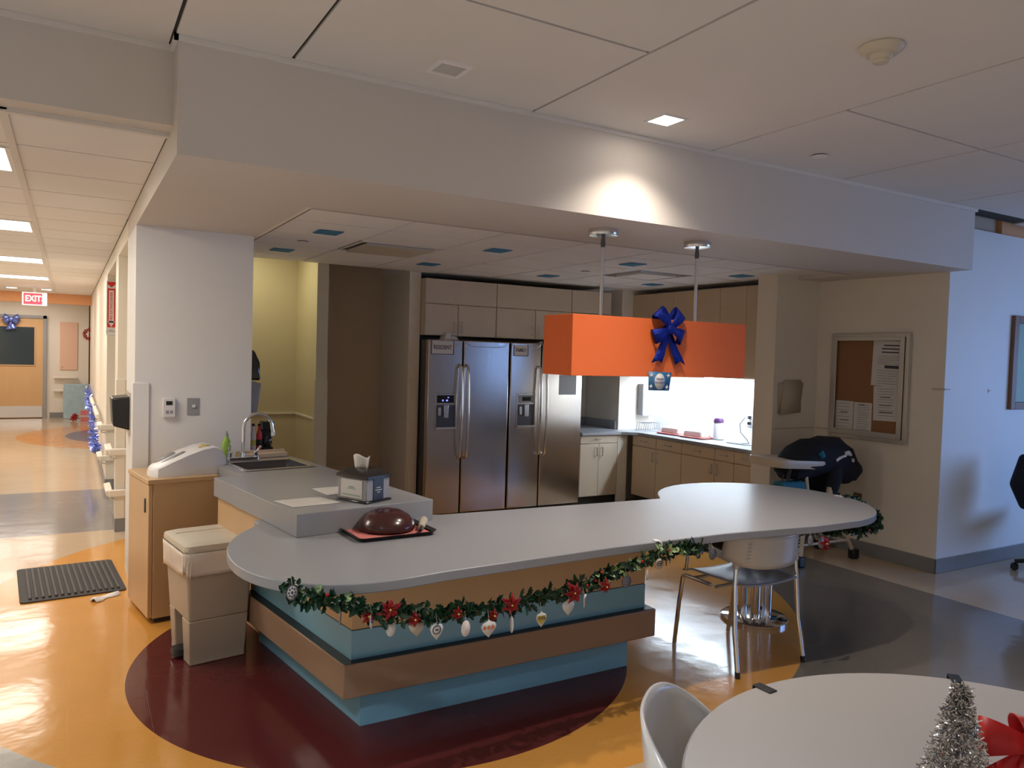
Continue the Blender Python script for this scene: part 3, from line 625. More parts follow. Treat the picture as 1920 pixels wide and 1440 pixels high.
obj('pack', MB().loft([[(-.09, -.05, 0), (-.02, -.05, 0), (-.02, .05, 0), (-.09, .05, 0)], [(-.06, -.04, .08), (-.01, -.045, .06), (-.01, .04, .06), (-.06, .04, .08)]]).loft([[(-.02, -.045, 0), (.08, -.04, 0), (.08, .04, 0), (-.02, .045, 0)], [(-.01, -.04, .045), (.07, -.035, .035), (.07, .035, .035), (-.01, .04, .045)]]), 'paper', t, bevel=.008)
# wall cabinets over the refrigerators
def pull(mb, x, y, z, horizontal=False, L=.08, out=-1):
    if horizontal: return mb.tube([(x-L/2, y, z), (x-L/2, y-.022, z), (x+L/2, y-.022, z), (x+L/2, y, z)], .005, 8)
    return mb.tube([(x, y, z-L/2), (x, y-.022, z-L/2), (x, y-.022, z+L/2), (x, y, z+L/2)], .005, 8)
for x0, x1, sp, lab in [(2.835, 3.588, 3.175, 'beige wall cabinet above left refrigerator'), (3.590, 4.47, 4.035, 'beige wall cabinet above right refrigerator'), (4.472, 4.98, 4.72, 'beige wall cabinet above counter right of the refrigerators')]:
    t = thing('wall_cabinet', lab, 'cabinet', (0, 6.5, 0), 0, 'beige wall cabinets in a row')
    obj('body', bx(x0, .02, 1.725, x1, .74, 2.25), 'cab_cream', t); obj('filler_panel', bx(x0+.002, 0, 2.022, x1-.002, .02, 2.25), 'cab_cream', t, bevel=.002)
    for k, (a, c) in enumerate(((x0, sp), (sp, x1))):
        dr = obj('door', bx(a+.003, 0, 1.728, c-.003, .02, 2.016), 'cab_cream', t, bevel=.002)
        obj('handle', pull(MB(), (c-.04) if k == 0 else (a+.04), 0, 1.81, L=.09), 'aluminium', dr)
# base units left run
t = thing('base_cabinet', 'pale cabinet with one drawer and two doors right of the refrigerators', 'cabinet', (0, 6.44, 0))
obj('body', bx(4.592, .02, .10, 5.08, .78, .745), 'cab_cream', t); obj('toe_kick', bx(4.592, .06, 0, 5.2, .10, .10), 'toe', t)
dr = obj('drawer', bx(4.595, 0, .662, 5.077, .02, .742), 'cab_cream', t, bevel=.002); obj('handle', pull(MB(), 4.80, 0, .708, True), 'chrome', dr)
for k, (a, c) in enumerate(((4.595, 4.83), (4.833, 5.077))):
    d2 = obj('door', bx(a, 0, .105, c, .02, .656), 'cab_cream', t, bevel=.002); obj('handle', pull(MB(), c-.035 if k == 0 else a+.035, 0, .575, L=.09), 'chrome', d2)
obj('corner_filler', bx(5.082, .0, .0, 5.21, .02, .745), 'wall_cream', t)
obj('splash_side_panel', bx(4.584, 0.14, .0, 4.590, .78, 1.72), 'steel_dark', t)
t = thing('worktop', 'grey L-shaped worktop running along back corner of the kitchen', 'worktop')
obj('slab', MB().prism([(4.594, 6.41), (5.10, 6.41), (5.235, 6.28), (5.235, 4.665), (5.715, 4.665), (5.715, 6.615), (5.215, 6.615), (5.215, 7.24), (4.594, 7.24)], .747, .78), 'laminate', t, bevel=.003)
obj('backsplash', MB().box(4.60, 7.225, .7805, 5.215, 7.24, .87).box(5.199, 6.65, .7805, 5.214, 7.224, .87), 'laminate', t)
for y0, y1, sp, lab, hand in [(5.64, 6.40, 6.02, 'tan base cabinet with two doors nearest the corner of kitchen', 0), (4.95, 5.64, 5.19, 'tan base cabinet with two doors in middle of right kitchen run', 0), (4.665, 4.95, 4.95, 'narrow tan base cabinet beside the wall end', 1)]:
    t = thing('base_cabinet', lab, 'cabinet', (5.25, 0, 0), 0, 'tan base cabinets along right kitchen wall')
    obj('body', bx(.02, y0+.001, .10, .46, y1-.001, .745), 'maple_dim', t); obj('toe_kick', bx(.06, y0+.001, 0, .46, y1-.001, .10), 'toe', t)
    parts = [(y0, sp), (sp, y1)] if sp < y1 else [(y0, y1)]
    for k, (a, c) in enumerate(parts):
        d2 = obj('door', bx(0, a+.003, .105, .02, c-.003, .630), 'maple_dim', t, bevel=.002)
        hy = a+.035 if k == 1 or hand else c-.035
        if len(parts) > 1: hy = c-.035 if k == 0 else a+.035
        obj('handle', MB().tube([(0, hy, .50), (-.022, hy, .50), (-.022, hy, .59), (0, hy, .59)], .005, 8), 'aluminium', d2)
        d2 = obj('drawer', bx(0, a+.003, .637, .02, c-.003, .742), 'maple_dim', t, bevel=.002); m_ = (a+c)/2
        obj('handle', MB().tube([(0, m_-.04, .69), (-.022, m_-.04, .69), (-.022, m_+.04, .69), (0, m_+.04, .69)], .005, 8), 'aluminium', d2)
t0 = None
for k, lab in enumerate(['tan wall cabinet over bright worktop, nearest the wall end', 'tan wall cabinet over bright worktop, in the middle behind orange lamp', 'tan wall cabinet over bright worktop, nearest the corner column']):
    t = thing('wall_cabinet', lab, 'cabinet', (5.37, 4.665+.651*k, 0), 0, 'tan wall cabinets along right kitchen wall')
    obj('body', bx(.02, .001, 1.41, .348, .650, 2.26), 'maple_dim', t)
    for a, c in ((.002, .324), (.327, .649)): obj('door', bx(0, a, 1.412, .02, c, 2.258), 'maple_dim', t, bevel=.002)
t = thing('under_cabinet_light', 'bright cool strip light under right wall cabinets', 'light', (5.58, 5.62, 1.409))
obj('housing', bx(-.06, -.88, -.012, .06, .88, 0), 'white_plastic', t); obj('tube', bx(-.04, -.86, -.016, .04, .86, -.012), 'strip_on', t)
t = thing('towel_dispenser', 'grey paper towel dispenser on column face in kitchen corner', 'dispenser', (5.56, 6.619, 1.10))
obj('body', bx(-.08, -.10, -.17, .08, 0, .19), 'white_plastic', t, bevel=.01); obj('side_cover', bx(-.083, -.09, -.16, -.080, -.01, .18), 'dispenser_grey', t)
# items on the back worktop
t = thing('canister', 'white canister with dark purple lid on back worktop', 'canister', (5.60, 5.50, .7805))
obj('jar', MB().lathe([(.045, 0), (.055, .008), (.055, .15), (.045, .17)], seg=24), 'white_plastic', t); obj('lid', MB().lathe([(.050, .17), (.050, .195), (.038, .215), (.01, .218)], seg=24), 'purple_lid', t)
def food(x, y, lab, cm):
    t = thing('food_tray', lab, 'tray', (x, y, .7805), rad(6), 'red trays on back worktop')
    obj('tray', MB().loft([[(a, c, 0) for a, c in rrect(-.10, -.15, .10, .15, .02)], [(a, c, .016) for a, c in rrect(-.115, -.165, .115, .165, .03)]]), 'mat_pink', t)
    obj('contents', MB().loft([[(a, c, .016) for a, c in rrect(-.08, -.13, .08, .13, .03)], [(a, c, .075) for a, c in rrect(-.075, -.12, .075, .12, .03)]]), cm, t, bevel=.01)
food(5.50, 6.03, 'red tray with white covered food on back worktop, nearer the corner', 'cake'); food(5.50, 5.69, 'red tray with white food beside the canister', 'cake')
t = thing('dish_rack', 'small white dish rack on worktop by corner column', 'rack', (5.46, 6.40, .7805))
b = MB()
for k in range(7): b.tube([(-.10+.033*k, -.08, .005), (-.10+.033*k, -.06, .09), (-.10+.033*k, .06, .09), (-.10+.033*k, .08, .005)], .003, 6)
b.tube([(-.11, -.08, .005), (.11, -.08, .005)], .004, 6).tube([(-.11, .08, .005), (.11, .08, .005)], .004, 6)
obj('wires', b, 'dispenser_grey', t)
t = thing('power_outlet', 'white outlet on bright kitchen wall with black plugs', 'outlet', (5.72, 5.20, 1.0))
obj('cover_plate', bx(-.006, -.04, -.06, 0, .04, .06), 'white_plastic', t, bevel=.002); obj('plug', bx(-.03, -.015, .012, -.006, .015, .04), 'black', t, bevel=.003); obj('plug', bx(-.03, -.015, -.045, -.006, .015, -.018), 'black', t, bevel=.003)
pts = [(5.69, 5.20, 1.026), (5.66, 5.22, 1.02), (5.64, 5.26, .96), (5.64, 5.25, .88), (5.62, 5.15, .82), (5.58, 5.08, .79), (5.5, 5.12, .786), (5.45, 5.24, .786), (5.47, 5.05, .786), (5.52, 4.95, .786)]
obj('cord', MB().tube([(x-5.72, y-5.20, z-1.0) for x, y, z in pts], .004, 8), 'steel_dark', t)

# towel dispenser on column side, coffee station behind column
t = thing('soap_dispenser', 'black domed dispenser with grey lower part peeking out behind white column', 'dispenser', (1.031, 5.42, 1.12))
obj('black_cover', MB().loft([[(0, -.12, .22), (.09, -.12, .22), (.09, .12, .22), (0, .12, .22)], [(0, -.12, .33), (.085, -.12, .34), (.085, .12, .34), (0, .12, .33)], [(0, -.11, .44), (.05, -.11, .42), (.05, .11, .42), (0, .11, .44)]]), 'black_gloss', t, bevel=.015, seg=3)
obj('grey_body', MB().loft([[(0, -.12, 0), (.07, -.12, 0), (.07, .12, 0), (0, .12, 0)], [(0, -.12, .22), (.098, -.12, .20), (.098, .12, .20), (0, .12, .22)]]), 'dispenser_grey', t, bevel=.01)
t = thing('side_counter', 'low tan counter behind the column holding coffee things', 'counter', (1.16, 5.50, 0))
obj('body', bx(-.12, -.27, .0, .10, .25, .82), 'maple_dim', t); obj('top', bx(-.125, -.28, .82, .115, .26, .845), 'maple_dim', t)
t = thing('coffee_maker', 'black coffee maker behind sink faucet', 'coffee maker', (1.205, 5.48, .8455)); t.scale = (.75, .75, .75)
obj('body', MB().box(-.05, -.06, 0, .05, .08, .03).box(-.05, .02, .03, .05, .08, .25).box(-.05, -.07, .19, .05, .08, .27), 'black', t, bevel=.008); obj('carafe', MB().lathe([(.035, .03), (.045, .06), (.045, .11), (.03, .14)], (0, -.02, 0), 18), 'black_gloss', t)
for k, (x, m, lab) in enumerate([(1.068, 'purple_lid', 'dark bottle on shelf behind faucet, leftmost'), (1.11, 'cake', 'cream container behind faucet, in middle of the bottles'), (1.15, 'sign_red', 'red bottle behind faucet beside the coffee maker')]):
    t = thing('bottle', lab, 'bottle', (x, 5.46, .8455), 0, 'bottles behind the faucet'); t.scale = (.62, .62, .85)
    obj('bottle', MB().lathe([(.03, 0), (.032, .01), (.032, .13), (.015, .17), (.015, .20)], seg=16), m, t); obj('label_band', MB().lathe([(.0325, .04), (.0325, .09)], seg=16), 'yellow_label' if k < 2 else 'black', t)
    obj('cap', MB().lathe([(.017, .20), (.017, .22)], seg=12), 'black', t)

# column fittings
t = thing('thermostat', 'white thermostat with small dark display on white column', 'thermostat', (.537, 5.15, 1.172))
obj('body', bx(-.037, -.025, -.06, .037, 0, .06), 'white_plastic', t, bevel=.005); obj('display', bx(-.018, -.027, .018, .018, -.025, .042), 'black', t)
for x in (-.012, .012): obj('button', bx(x-.008, -.028, -.035, x+.008, -.025, -.015), 'dispenser_grey', t, bevel=.002)
t = thing('light_switch', 'grey steel wall plate with white toggle on white column', 'switch', (.677, 5.15, 1.178))
obj('plate', bx(-.036, -.005, -.054, .036, 0, .054), 'frame_wood' if 0 else 'dispenser_grey', t, bevel=.002); obj('toggle', MB().box(-.006, -.014, -.006, .014, -.005, .012), 'white_plastic', t, bevel=.002)
t = thing('hand_sanitizer', 'black wall dispenser on corridor side of the white column', 'dispenser', (.345, 5.62, 1.0))
obj('body', MB().loft([[(0, -.14, .0), (-.10, -.14, .03), (-.10, .14, .03), (0, .14, 0)], [(0, -.14, .22), (-.11, -.14, .21), (-.11, .14, .21), (0, .14, .22)]]), 'black', t, bevel=.01)
obj('backplate', bx(-.006, -.16, -.03, 0, .16, .245), 'aluminium', t)
def rail(y, z, lab):
    t = thing('handrail', lab, 'handrail', (.345, y, z), 0, 'cream corridor handrail ends')
    obj('rail', MB().loft([[(-.075, -.03, -.028), (-.04, -.03, -.035), (-.04, .36, -.035), (-.075, .36, -.028)], [(-.085, -.035, .02), (-.03, -.035, .03), (-.03, .36, .03), (-.085, .36, .02)]]).box(-.06, -.075, -.03, .075, -.04, .03), 'corridor_wall', t, bevel=.01, seg=3)
    for yy in (.02, .28): obj('bracket', MB().tube([(-.05, yy, -.03), (-.04, yy, -.06), (0, yy, -.065)], .009, 8), 'white_plastic', t)
rail(7.06, .67, 'upper cream handrail end on corridor pier nearest the maple cabinet'); rail(7.06, .33, 'lower cream handrail end on corridor pier nearest the maple cabinet')
rail(9.17, .67, 'upper cream handrail end on the farther corridor pier'); rail(9.17, .34, 'lower cream handrail end on the farther corridor pier')
t = thing('long_handrail', 'long cream handrail along the far corridor wall', 'handrail', (.345, 9.9, .72)); obj('rail', bx(-.08, 0, -.03, -.04, 6.4, .03), 'corridor_wall', t, bevel=.01)
for y in (.3, 2.3, 4.3, 6.1): obj('bracket', bx(-.05, y, -.05, 0, y+.03, -.02), 'white_plastic', t)
for z, lab in ((.83, 'upper cream shelf rail on end wall under pink cupboard'), (.56, 'lower cream shelf rail on end wall, partly behind the quilted board')):
    t = thing('end_rail', lab, 'handrail', (-.06, 18.2, z), 0, 'end wall rails'); obj('rail', bx(-.22, -.08, -.02, .21, -.03, .03), 'wall_cream', t, bevel=.01)
    for x in (-.12, .10): obj('bracket', bx(x, -.04, -.06, x+.03, 0, -.01), 'wall_cream', t)
t = thing('extinguisher_sign', 'red and white fire extinguisher arrow sign projecting from corridor pier', 'sign', (.382, 9.13, 1.95))
obj('panel', bx(-.046, -.004, -.30, .046, 0, .27), 'white_plastic', t)
b = MB().box(-.038, -.006, -.22, .038, -.004, .26); obj('red_field', b, 'sign_red', t)
obj('arrow', MB().add([(-.036, -.008, .235), (0, -.008, .20), (.036, -.008, .235), (.036, -.008, .19), (-.036, -.008, .19)], [(0, 1, 4), (1, 2, 3), (1, 3, 4)]).box(-.024, -.008, -.17, .024, -.0065, .17).add([(-.036, -.008, -.155), (.036, -.008, -.155), (0, -.008, -.215)], [(0, 1, 2)]), 'white_plastic', t)
text('lettering', 'FIRE EXTINGUISHER', .034, 'sign_red', t, (0, -.0085, 0), (rad(90), rad(-90), 0), bold=.0006)
text('lettering', 'FIRE\nEXTINGUISHER', .014, 'ink', t, (0, -.005, -.255), FACE_Y)
t = thing('exit_sign', 'glowing red exit sign hanging from corridor ceiling', 'exit sign', (-.47, 14.0, 2.215))
obj('housing', bx(-.165, -.03, -.10, .165, .03, .10), 'exit_white', t, bevel=.005); obj('red_face', bx(-.145, -.033, -.085, .10, -.030, .085), 'exit_red', t)
text('lettering', 'EXIT', .13, 'exit_white', t, (-.02, -.035, 0), FACE_Y, bold=.004, sx=.8); obj('stem', bx(-.02, -.02, .10, .02, .02, .2), 'white_plastic', t)
text('arrow', '>', .12, 'exit_white', t, (.12, -.035, 0), FACE_Y, bold=.003)
t = thing('quilted_board', 'pale blue quilted board leaning at the end of corridor', 'board', (.14, 17.95, 0), 0)
obj('board', MB().loft([[(-.24, 0, 0), (.40, 0, 0), (.40, .05, 0), (-.24, .05, 0)], [(-.24, .12, .70), (.40, .12, .70), (.40, .17, .70), (-.24, .17, .70)]]), 'quilt_blue', t, bevel=.01)
t = thing('gift_box', 'pink box standing before the quilted board', 'box', (.25, 17.3, 0)); obj('box', bx(-.05, -.05, 0, .09, .05, .22), 'pink_box', t, bevel=.004); obj('band', MB().box(-.052, -.052, .09, .092, .052, .12), 'paper', t)
def flower(mb, c, r, n=7, tilt=.25, rot=0, ax=(Vector((1, 0, 0)), Vector((0, 0, 1)), Vector((0, -1, 0)))):
    ex, ez, ey = ax; c = Vector(c)
    for k in range(n):
        a = rot+2*pi*k/n; d = ex*cos(a)+ez*sin(a); s = ex*-sin(a)+ez*cos(a); q = r*(.85+.3*random.random())
        mb.add([c+ey*.004, c+d*q*.5+s*q*.24+ey*(.012+tilt*q*.3), c+d*q+ey*tilt*q*.2, c+d*q*.5-s*q*.24+ey*(.010+tilt*q*.3), c+d*q*.5+ey*(.002+tilt*q*.3)], [(0, 4, 1), (1, 4, 2), (2, 4, 3), (3, 4, 0)])
b = MB(); flower(b, (0, 0, .06), .09); flower(b, (.02, 0, .1), .07)
o = obj('red_flower', b, 'red_petal', solid=.002); o.location = (.09, 17.4, 0); prop(o, 'small red fabric flower on the floor beside pink box', 'flower')
b = MB(); random.seed(3)
for k in range(14): flower(b, (.085*cos(2*pi*k/14), 0, .085*sin(2*pi*k/14)), .045, 5, .5, k)
o = obj('wreath', b, 'red_petal', solid=.004); o.location = (.33, 16.55, 1.72); prop(o, 'small dark red wreath at end of the corridor wall', 'wreath')
# blue tinsel on the far handrail
b = MB(); random.seed(5)
path = [Vector((.27, 14.6, .80)), Vector((.26, 13.2, .74)), Vector((.26, 12.6, .64)), Vector((.26, 11.2, .72)), Vector((.26, 10.6, .50)), Vector((.26, 10.3, .36)), Vector((.27, 9.95, .34)), Vector((.27, 9.8, .40))]
for k in range(len(path)-1):
    for j in range(90):
        p = path[k].lerp(path[k+1], random.random()); d = Vector((random.gauss(0, 1), random.gauss(0, 1), random.gauss(0, 1))).normalized(); q = .062; s = d.orthogonal().normalized()*.007
        b.add([p-s, p+s, p+d*q+s, p+d*q-s], [(0, 1, 2, 3)])
for z_ in (0,): pass
b.tube(path, .006, 6)
prop(obj('tinsel_garland', b, 'tinsel_blue', smooth=False), 'blue tinsel garland drooping from the far corridor handrail', 'garland')

# ================================================================== BOWS
def ribbon(mb, pts, wdir, w, taper=None):
    wd = Vector(wdir); n = len(pts); vs = []
    for i in range(n):
        h = wd*w*(taper[i] if taper else 1)/2; p = Vector(pts[i]); vs += [p-h, p+h]
    mb.add(vs, [(2*i, 2*i+1, 2*i+3, 2*i+2) for i in range(n-1)])
def bow(parent, mname, s, loopdirs, tails, wid=.35):
    """loops and tails in the XZ plane, facing -Y; s = overall size"""
    for ang, L in loopdirs:
        b = MB(); a = rad(ang); d = Vector((cos(a), 0, sin(a))); pts = []; n = 18
        for k in range(n+1):
            f = 2*pi*k/n; pts.append(d*(s*L*.5*(1-cos(f)))+Vector((0, -s*.16*sin(f)-s*.05, 0)))
        side = Vector((-sin(a), 0, cos(a)))
        ribbon(b, pts, side, s*wid, [.35+.75*(.5-.5*cos(2*pi*k/n)) for k in range(n+1)])
        obj('loop', b, mname, parent, solid=.0015)
    for dx, L, tw in tails:
        b = MB(); n = 10; pts = [Vector((dx*s*(k/n)**1.2, -s*.06-.015*sin(3*k/n*pi)*s, -s*L*k/n)) for k in range(n+1)]
        vs = []
        for k in range(n): h = Vector((s*wid*(.45+.5*k/n)/2, 0, 0)); vs += [pts[k]-h, pts[k]+h]
        w_ = s*wid*.95; m0 = len(vs); vs += [pts[n]-Vector((w_/2, 0, .02*s)), pts[n]+Vector((0, 0, .10*s)), pts[n]+Vector((w_/2, 0, -.02*s))]
        b.add(vs, [(2*k, 2*k+1, 2*k+3, 2*k+2) for k in range(n-1)]+[(m0-2, m0-1, m0+2, m0+1, m0)])
        obj('tail', b, mname, parent, solid=.0015)
    obj('knot', MB().lathe([(.02*s, -.16*s), (.13*s, -.12*s), (.15*s, 0), (.13*s, .12*s), (.02*s, .16*s)], (0, -.14*s, 0), 14, 1, .7), mname, parent, sub=1)
# ================================================================== PENDANT
t = thing('pendant_lamp', 'long rectangular orange pendant shade hung on two metal rods', 'pendant lamp', (2.945, 3.47, 0))
b = MB(); xa, xb, ya, yb, za, zb = -.645, .645, -.14, .14, 1.462, 1.79; th = .004
b.box(xa, ya, za, xb, ya+th, zb).box(xa, yb-th, za, xb, yb, zb).box(xa, ya+th, za, xa+th, yb-th, zb).box(xb-th, ya+th, za, xb, yb-th, zb)
obj('shade', b, 'orange_fabric', t, bevel=.0015)
obj('frame', MB().box(xa+.01, -.01, zb-.012, xb-.01, .01, zb-.004).box(-.36, -.135, zb-.012, -.35, .135, zb-.004).box(.35, -.135, zb-.012, .36, .135, zb-.004), 'aluminium', t)
obj('diffuser', bx(xa+th, ya+th, za+.03, xb-th, yb-th, za+.034), 'white_plastic', t)
for x in (-.36, .35):
    r = obj('rod', MB().tube([(x, 0, zb-.01), (x, 0, 2.25)], .0095, 12), 'aluminium', t)
    obj('rod_joint', MB().lathe([(.012, 2.18), (.014, 2.20), (.010, 2.24)], (x, 0, 0), 12).lathe([(.015, zb-.004), (.012, zb+.008)], (x, 0, 0), 12), 'steel_dark', r)
    obj('canopy', MB().lathe([(.02, 2.238), (.080, 2.244), (.083, 2.250), (.083, 2.275), (.080, 2.2795)], (x, 0, 0), 36), 'steel_light', t)
t = thing('glitter_bow', 'shiny dark blue bow hung on front of orange pendant shade', 'bow', (2.945, 3.318, 1.735))
bow(t, 'blue_foil', .20, [(50, .66), (130, .66), (-24, .58), (204, .58)], [(.48, 1.0, 0), (-.40, .95, 0)], .40)
t = thing('greeting_card', 'blue card with white stars and oval hanging under the shade', 'card', (2.905, 3.322, 1.437))
obj('card', MB().add([(-.082, 0, .055), (.088, 0, .050), (.074, 0, -.055), (-.080, 0, -.052)], [(0, 1, 2, 3)]), 'card_blue', t, solid=.002)
obj('oval', MB().add([(.038*cos(2*pi*k/24), -.002, .046*sin(2*pi*k/24)-.001) for k in range(24)], [tuple(range(24))]), 'paper', t, solid=.001)
b = MB()
for x, z in ((-.06, .03), (.065, .03), (-.062, -.032), (.056, -.036)):
    vs = [(x+(.017 if k % 2 == 0 else .007)*sin(pi*k/5), -.002, z+(.017 if k % 2 == 0 else .007)*cos(pi*k/5)) for k in range(10)]; b.add(vs, [tuple(range(10))])
obj('star', b, 'paper', t, solid=.001); text('lettering', 'Happy\nHolidays', .021, 'ink_blue', t, (0, -.004, .004), FACE_Y)
t = thing('door_bow', 'dark blue bow on the wooden door at corridor end', 'bow', (-1.0, 18.10, 1.98)); bow(t, 'tinsel_blue', .26, [(20, .55), (160, .55), (-15, .5), (195, .5)], [(.15, .75, 0), (-.12, .8, 0)], .5)

# ================================================================== NOTICEBOARD SIDE
t = thing('notice_board', 'cork notice board in silver locking frame on beige wall', 'notice board', (5.69, 0, 0))
y0, y1, z0, z1 = 3.575, 4.275, .952, 1.825
obj('cork', bx(-.018, y0+.03, z0+.03, -.002, y1-.03, z1-.03), 'cork', t)
obj('case', MB().box(-.045, y0, z0, -.002, y0+.03, z1).box(-.045, y1-.03, z0, -.002, y1, z1).box(-.045, y0+.03, z0, -.002, y1-.03, z0+.03).box(-.045, y0+.03, z1-.03, -.002, y1-.03, z1), 'aluminium', t, bevel=.003)
dr = obj('door_frame', MB().box(-.052, y0+.035, z0+.03, -.0455, y0+.075, z1-.025).box(-.052, y1-.06, z0+.03, -.0455, y1-.025, z1-.025).box(-.052, y0+.075, z0+.03, -.0455, y1-.06, z0+.075).box(-.052, y0+.075, z1-.06, -.0455, y1-.06, z1-.025), 'aluminium', t, bevel=.002)
obj('lock', MB().tube([(-.060, y0+.055, 1.37), (-.052, y0+.055, 1.37)], .008, 12), 'chrome', dr)
def notice(y0, y1, z0, z1, x, rot, lab, bars, dark=()):
    t = thing('notice_sheet', lab, 'paper', (x, (y0+y1)/2, (z0+z1)/2), 0, 'papers on the notice board'); t.rotation_euler = (rad(rot), 0, 0)
    w, h = (y1-y0)/2, (z1-z0)/2; obj('sheet', bx(-.0012, -w, -h, 0, w, h), 'paper', t)
    b = MB()
    for f, a, c, hh in bars: b.box(-.0018, w-2*w*a, h-2*h*f-hh, -.0012, w-2*w*c, h-2*h*f+hh)
    obj('print', b, 'ink', t)
lines = lambda f0, f1, n, a, c: [(f0+(f1-f0)*k/(n-1), a, c-(.12 if k % 4 == 3 else 0), .0012) for k in range(n)]
notice(3.655, 3.90, 1.40, 1.79, 5.6705, 1.5, 'white notice with dark purple header, upper right of the board', [(.03, .22, .98, .014), (.16, .38, .92, .005), (.23, .32, .92, .005), (.30, .32, .92, .005), (.60, .45, .98, .012)]+lines(.38, .54, 5, .2, .95)+lines(.68, .95, 6, .2, .9))
notice(3.665, 3.875, 1.12, 1.40, 5.6710, -1.5, 'white notice with text lines below the purple-headed notice', lines(.08, .85, 11, .18, .85)+[(.32, .3, .7, .003), (.55, .25, .75, .003), (.75, .25, .8, .003)])
notice(4.055, 4.225, .99, 1.26, 5.6705, 0, 'printed sheet at lower left corner of notice board', lines(.08, .9, 9, .12, .8)+[(.35, .3, .7, .003), (.6, .3, .75, .003)])
notice(3.885, 4.05, .985, 1.255, 5.6712, 0, 'printed sheet beside the lower left one on notice board', lines(.08, .9, 14, .2, .85)+[(.07, .25, .6, .003)])
t = thing('wall_folder', 'tan paper folder hanging on dim wall left of notice board', 'folder', (5.36, 4.449, 1.27))
obj('back_sheet', MB().add([(-.16, -.004, .12), (.16, -.004, .13), (.14, -.004, -.02), (-.15, -.004, -.14)], [(0, 1, 2, 3)]), 'paper_tan', t, solid=.002)
obj('front_sheet', MB().add([(-.09, -.010, .15), (.12, -.012, .15), (.12, -.02, -.13), (-.14, -.02, -.15)], [(0, 1, 2, 3)]), 'paper_tan', t, solid=.003)
t = thing('power_outlet', 'brown duplex outlet low on beige wall beside high chair', 'outlet', (5.69, 3.99, .44))
obj('plate', bx(-.006, -.04, -.06, 0, .04, .06), 'frame_wood', t, bevel=.002)
for z in (-.025, .025): obj('socket', bx(-.009, -.018, z-.014, -.006, .018, z+.014), 'paper_tan', t, bevel=.002)
t = thing('framed_picture', 'brown framed picture at right edge on blue-lit wall', 'picture', (6.80, 3.31, 1.62))
obj('frame', MB().box(-.22, -.03, -.38, -.15, 0, .38).box(.15, -.03, -.38, .22, 0, .38).box(-.15, -.03, -.38, .15, 0, -.32).box(-.15, -.03, .32, .15, 0, .38), 'frame_wood', t, bevel=.004); obj('print', bx(-.15, -.012, -.32, .15, 0, .32), 'sage', t)
t = thing('wall_hook', 'tiny white hook plate on the blue-lit wall', 'hook', (6.30, 3.31, 1.39)); obj('plate', bx(-.012, -.006, -.014, .012, 0, .014), 'white_plastic', t); obj('peg', MB().tube([(0, -.004, 0), (0, -.02, .004)], .004, 8), 'white_plastic', t)

# high chair with jacket
t = thing('high_chair', 'cream high chair with tray standing by the beige wall', 'high chair', (5.08, 4.05, 0), rad(-6))
def leg(a, c, r=.016): return MB().tube([a, tuple(Vector(a).lerp(Vector(c), .5)), c], r, 10)
obj('leg', leg((-.12, -.16, .52), (-.20, -.20, .05)), 'hc_plastic', t); obj('leg', leg((.10, -.16, .56), (.42, -.14, .06)), 'hc_plastic', t)
obj('leg', leg((-.12, .14, .52), (-.18, .22, .05)), 'hc_plastic', t); obj('leg', leg((.10, .14, .56), (.40, .20, .06)), 'hc_plastic', t)
obj('crossbar', leg((-.19, -.19, .12), (-.17, .21, .12), .012), 'hc_plastic', t); obj('crossbar', leg((.38, -.14, .14), (.37, .19, .14), .012), 'hc_plastic', t); obj('crossbar', leg((-.18, -.18, .16), (.36, -.145, .16), .010), 'hc_plastic', t)
for x, y in ((-.205, -.20), (.43, -.14), (-.185, .22), (.41, .20)): obj('caster_foot', bx(x-.035, y-.03, 0, x+.035, y+.03, .085), 'black', t, bevel=.012)
obj('seat', MB().box(-.16, -.15, .50, .16, .15, .56).box(.12, -.16, .50, .20, .16, .86), 'navy_cloth', t, bevel=.03, seg=3)
obj('side_plate', MB().tube([(.10, -.175, .52), (.11, -.175, .60)], .03, 14), 'hc_plastic', t)
obj('arm_post', leg((-.10, -.15, .56), (-.13, -.14, .77), .014), 'hc_plastic', t); obj('arm_post', leg((-.30, -.12, .60), (-.26, -.12, .76), .014), 'black', t)
tw = [(x, y) for x, y in rrect(-.44, -.19, .10, .19, .10)]
obj('tray', MB().loft([[(x, y, .745-.05*x) for x, y in tw], [(x*1.02, y*1.03, .785-.05*x) for x, y in tw], [(x*1.0, y*1.0, .81-.05*x) for x, y in tw], [(x*.92-.01, y*.88, .80-.05*x) for x, y in tw]]), 'hc_plastic', t, bevel=.003)
t = thing('jacket', 'dark navy jacket with white marks draped over the high chair back', 'jacket', (5.22, 4.02, .55), rad(-6))
jr = []
for x, zt, zb, w in [(-.37, .20, .13, .05), (-.34, .26, .10, .13), (-.26, .35, .10, .17), (-.14, .405, .12, .18), (-.02, .415, .13, .19), (.06, .43, .10, .19), (.13, .425, .06, .18), (.21, .37, .05, .17), (.28, .29, .06, .15), (.35, .21, .11, .12), (.40, .175, .14, .06)]:
    ring = []
    for k in range(24):
        a = 2*pi*k/24; e = lambda c, q: math.copysign(abs(c)**q, c)
        ring.append((x+.008*sin(7*a+20*x), w*e(cos(a), .7)*(1+.05*sin(9*a+31*x)), (zt+zb)/2+(zt-zb)/2*e(sin(a), .75)+.008*sin(5*a+40*x)))
    jr.append(ring)
obj('body', MB().loft(jr), 'navy_cloth', t)
obj('sleeve', MB().tube([(.02, -.14, .20), (.0, -.16, .10), (-.02, -.15, .0)], [.06, .055, .045], 12), 'navy_cloth', t)
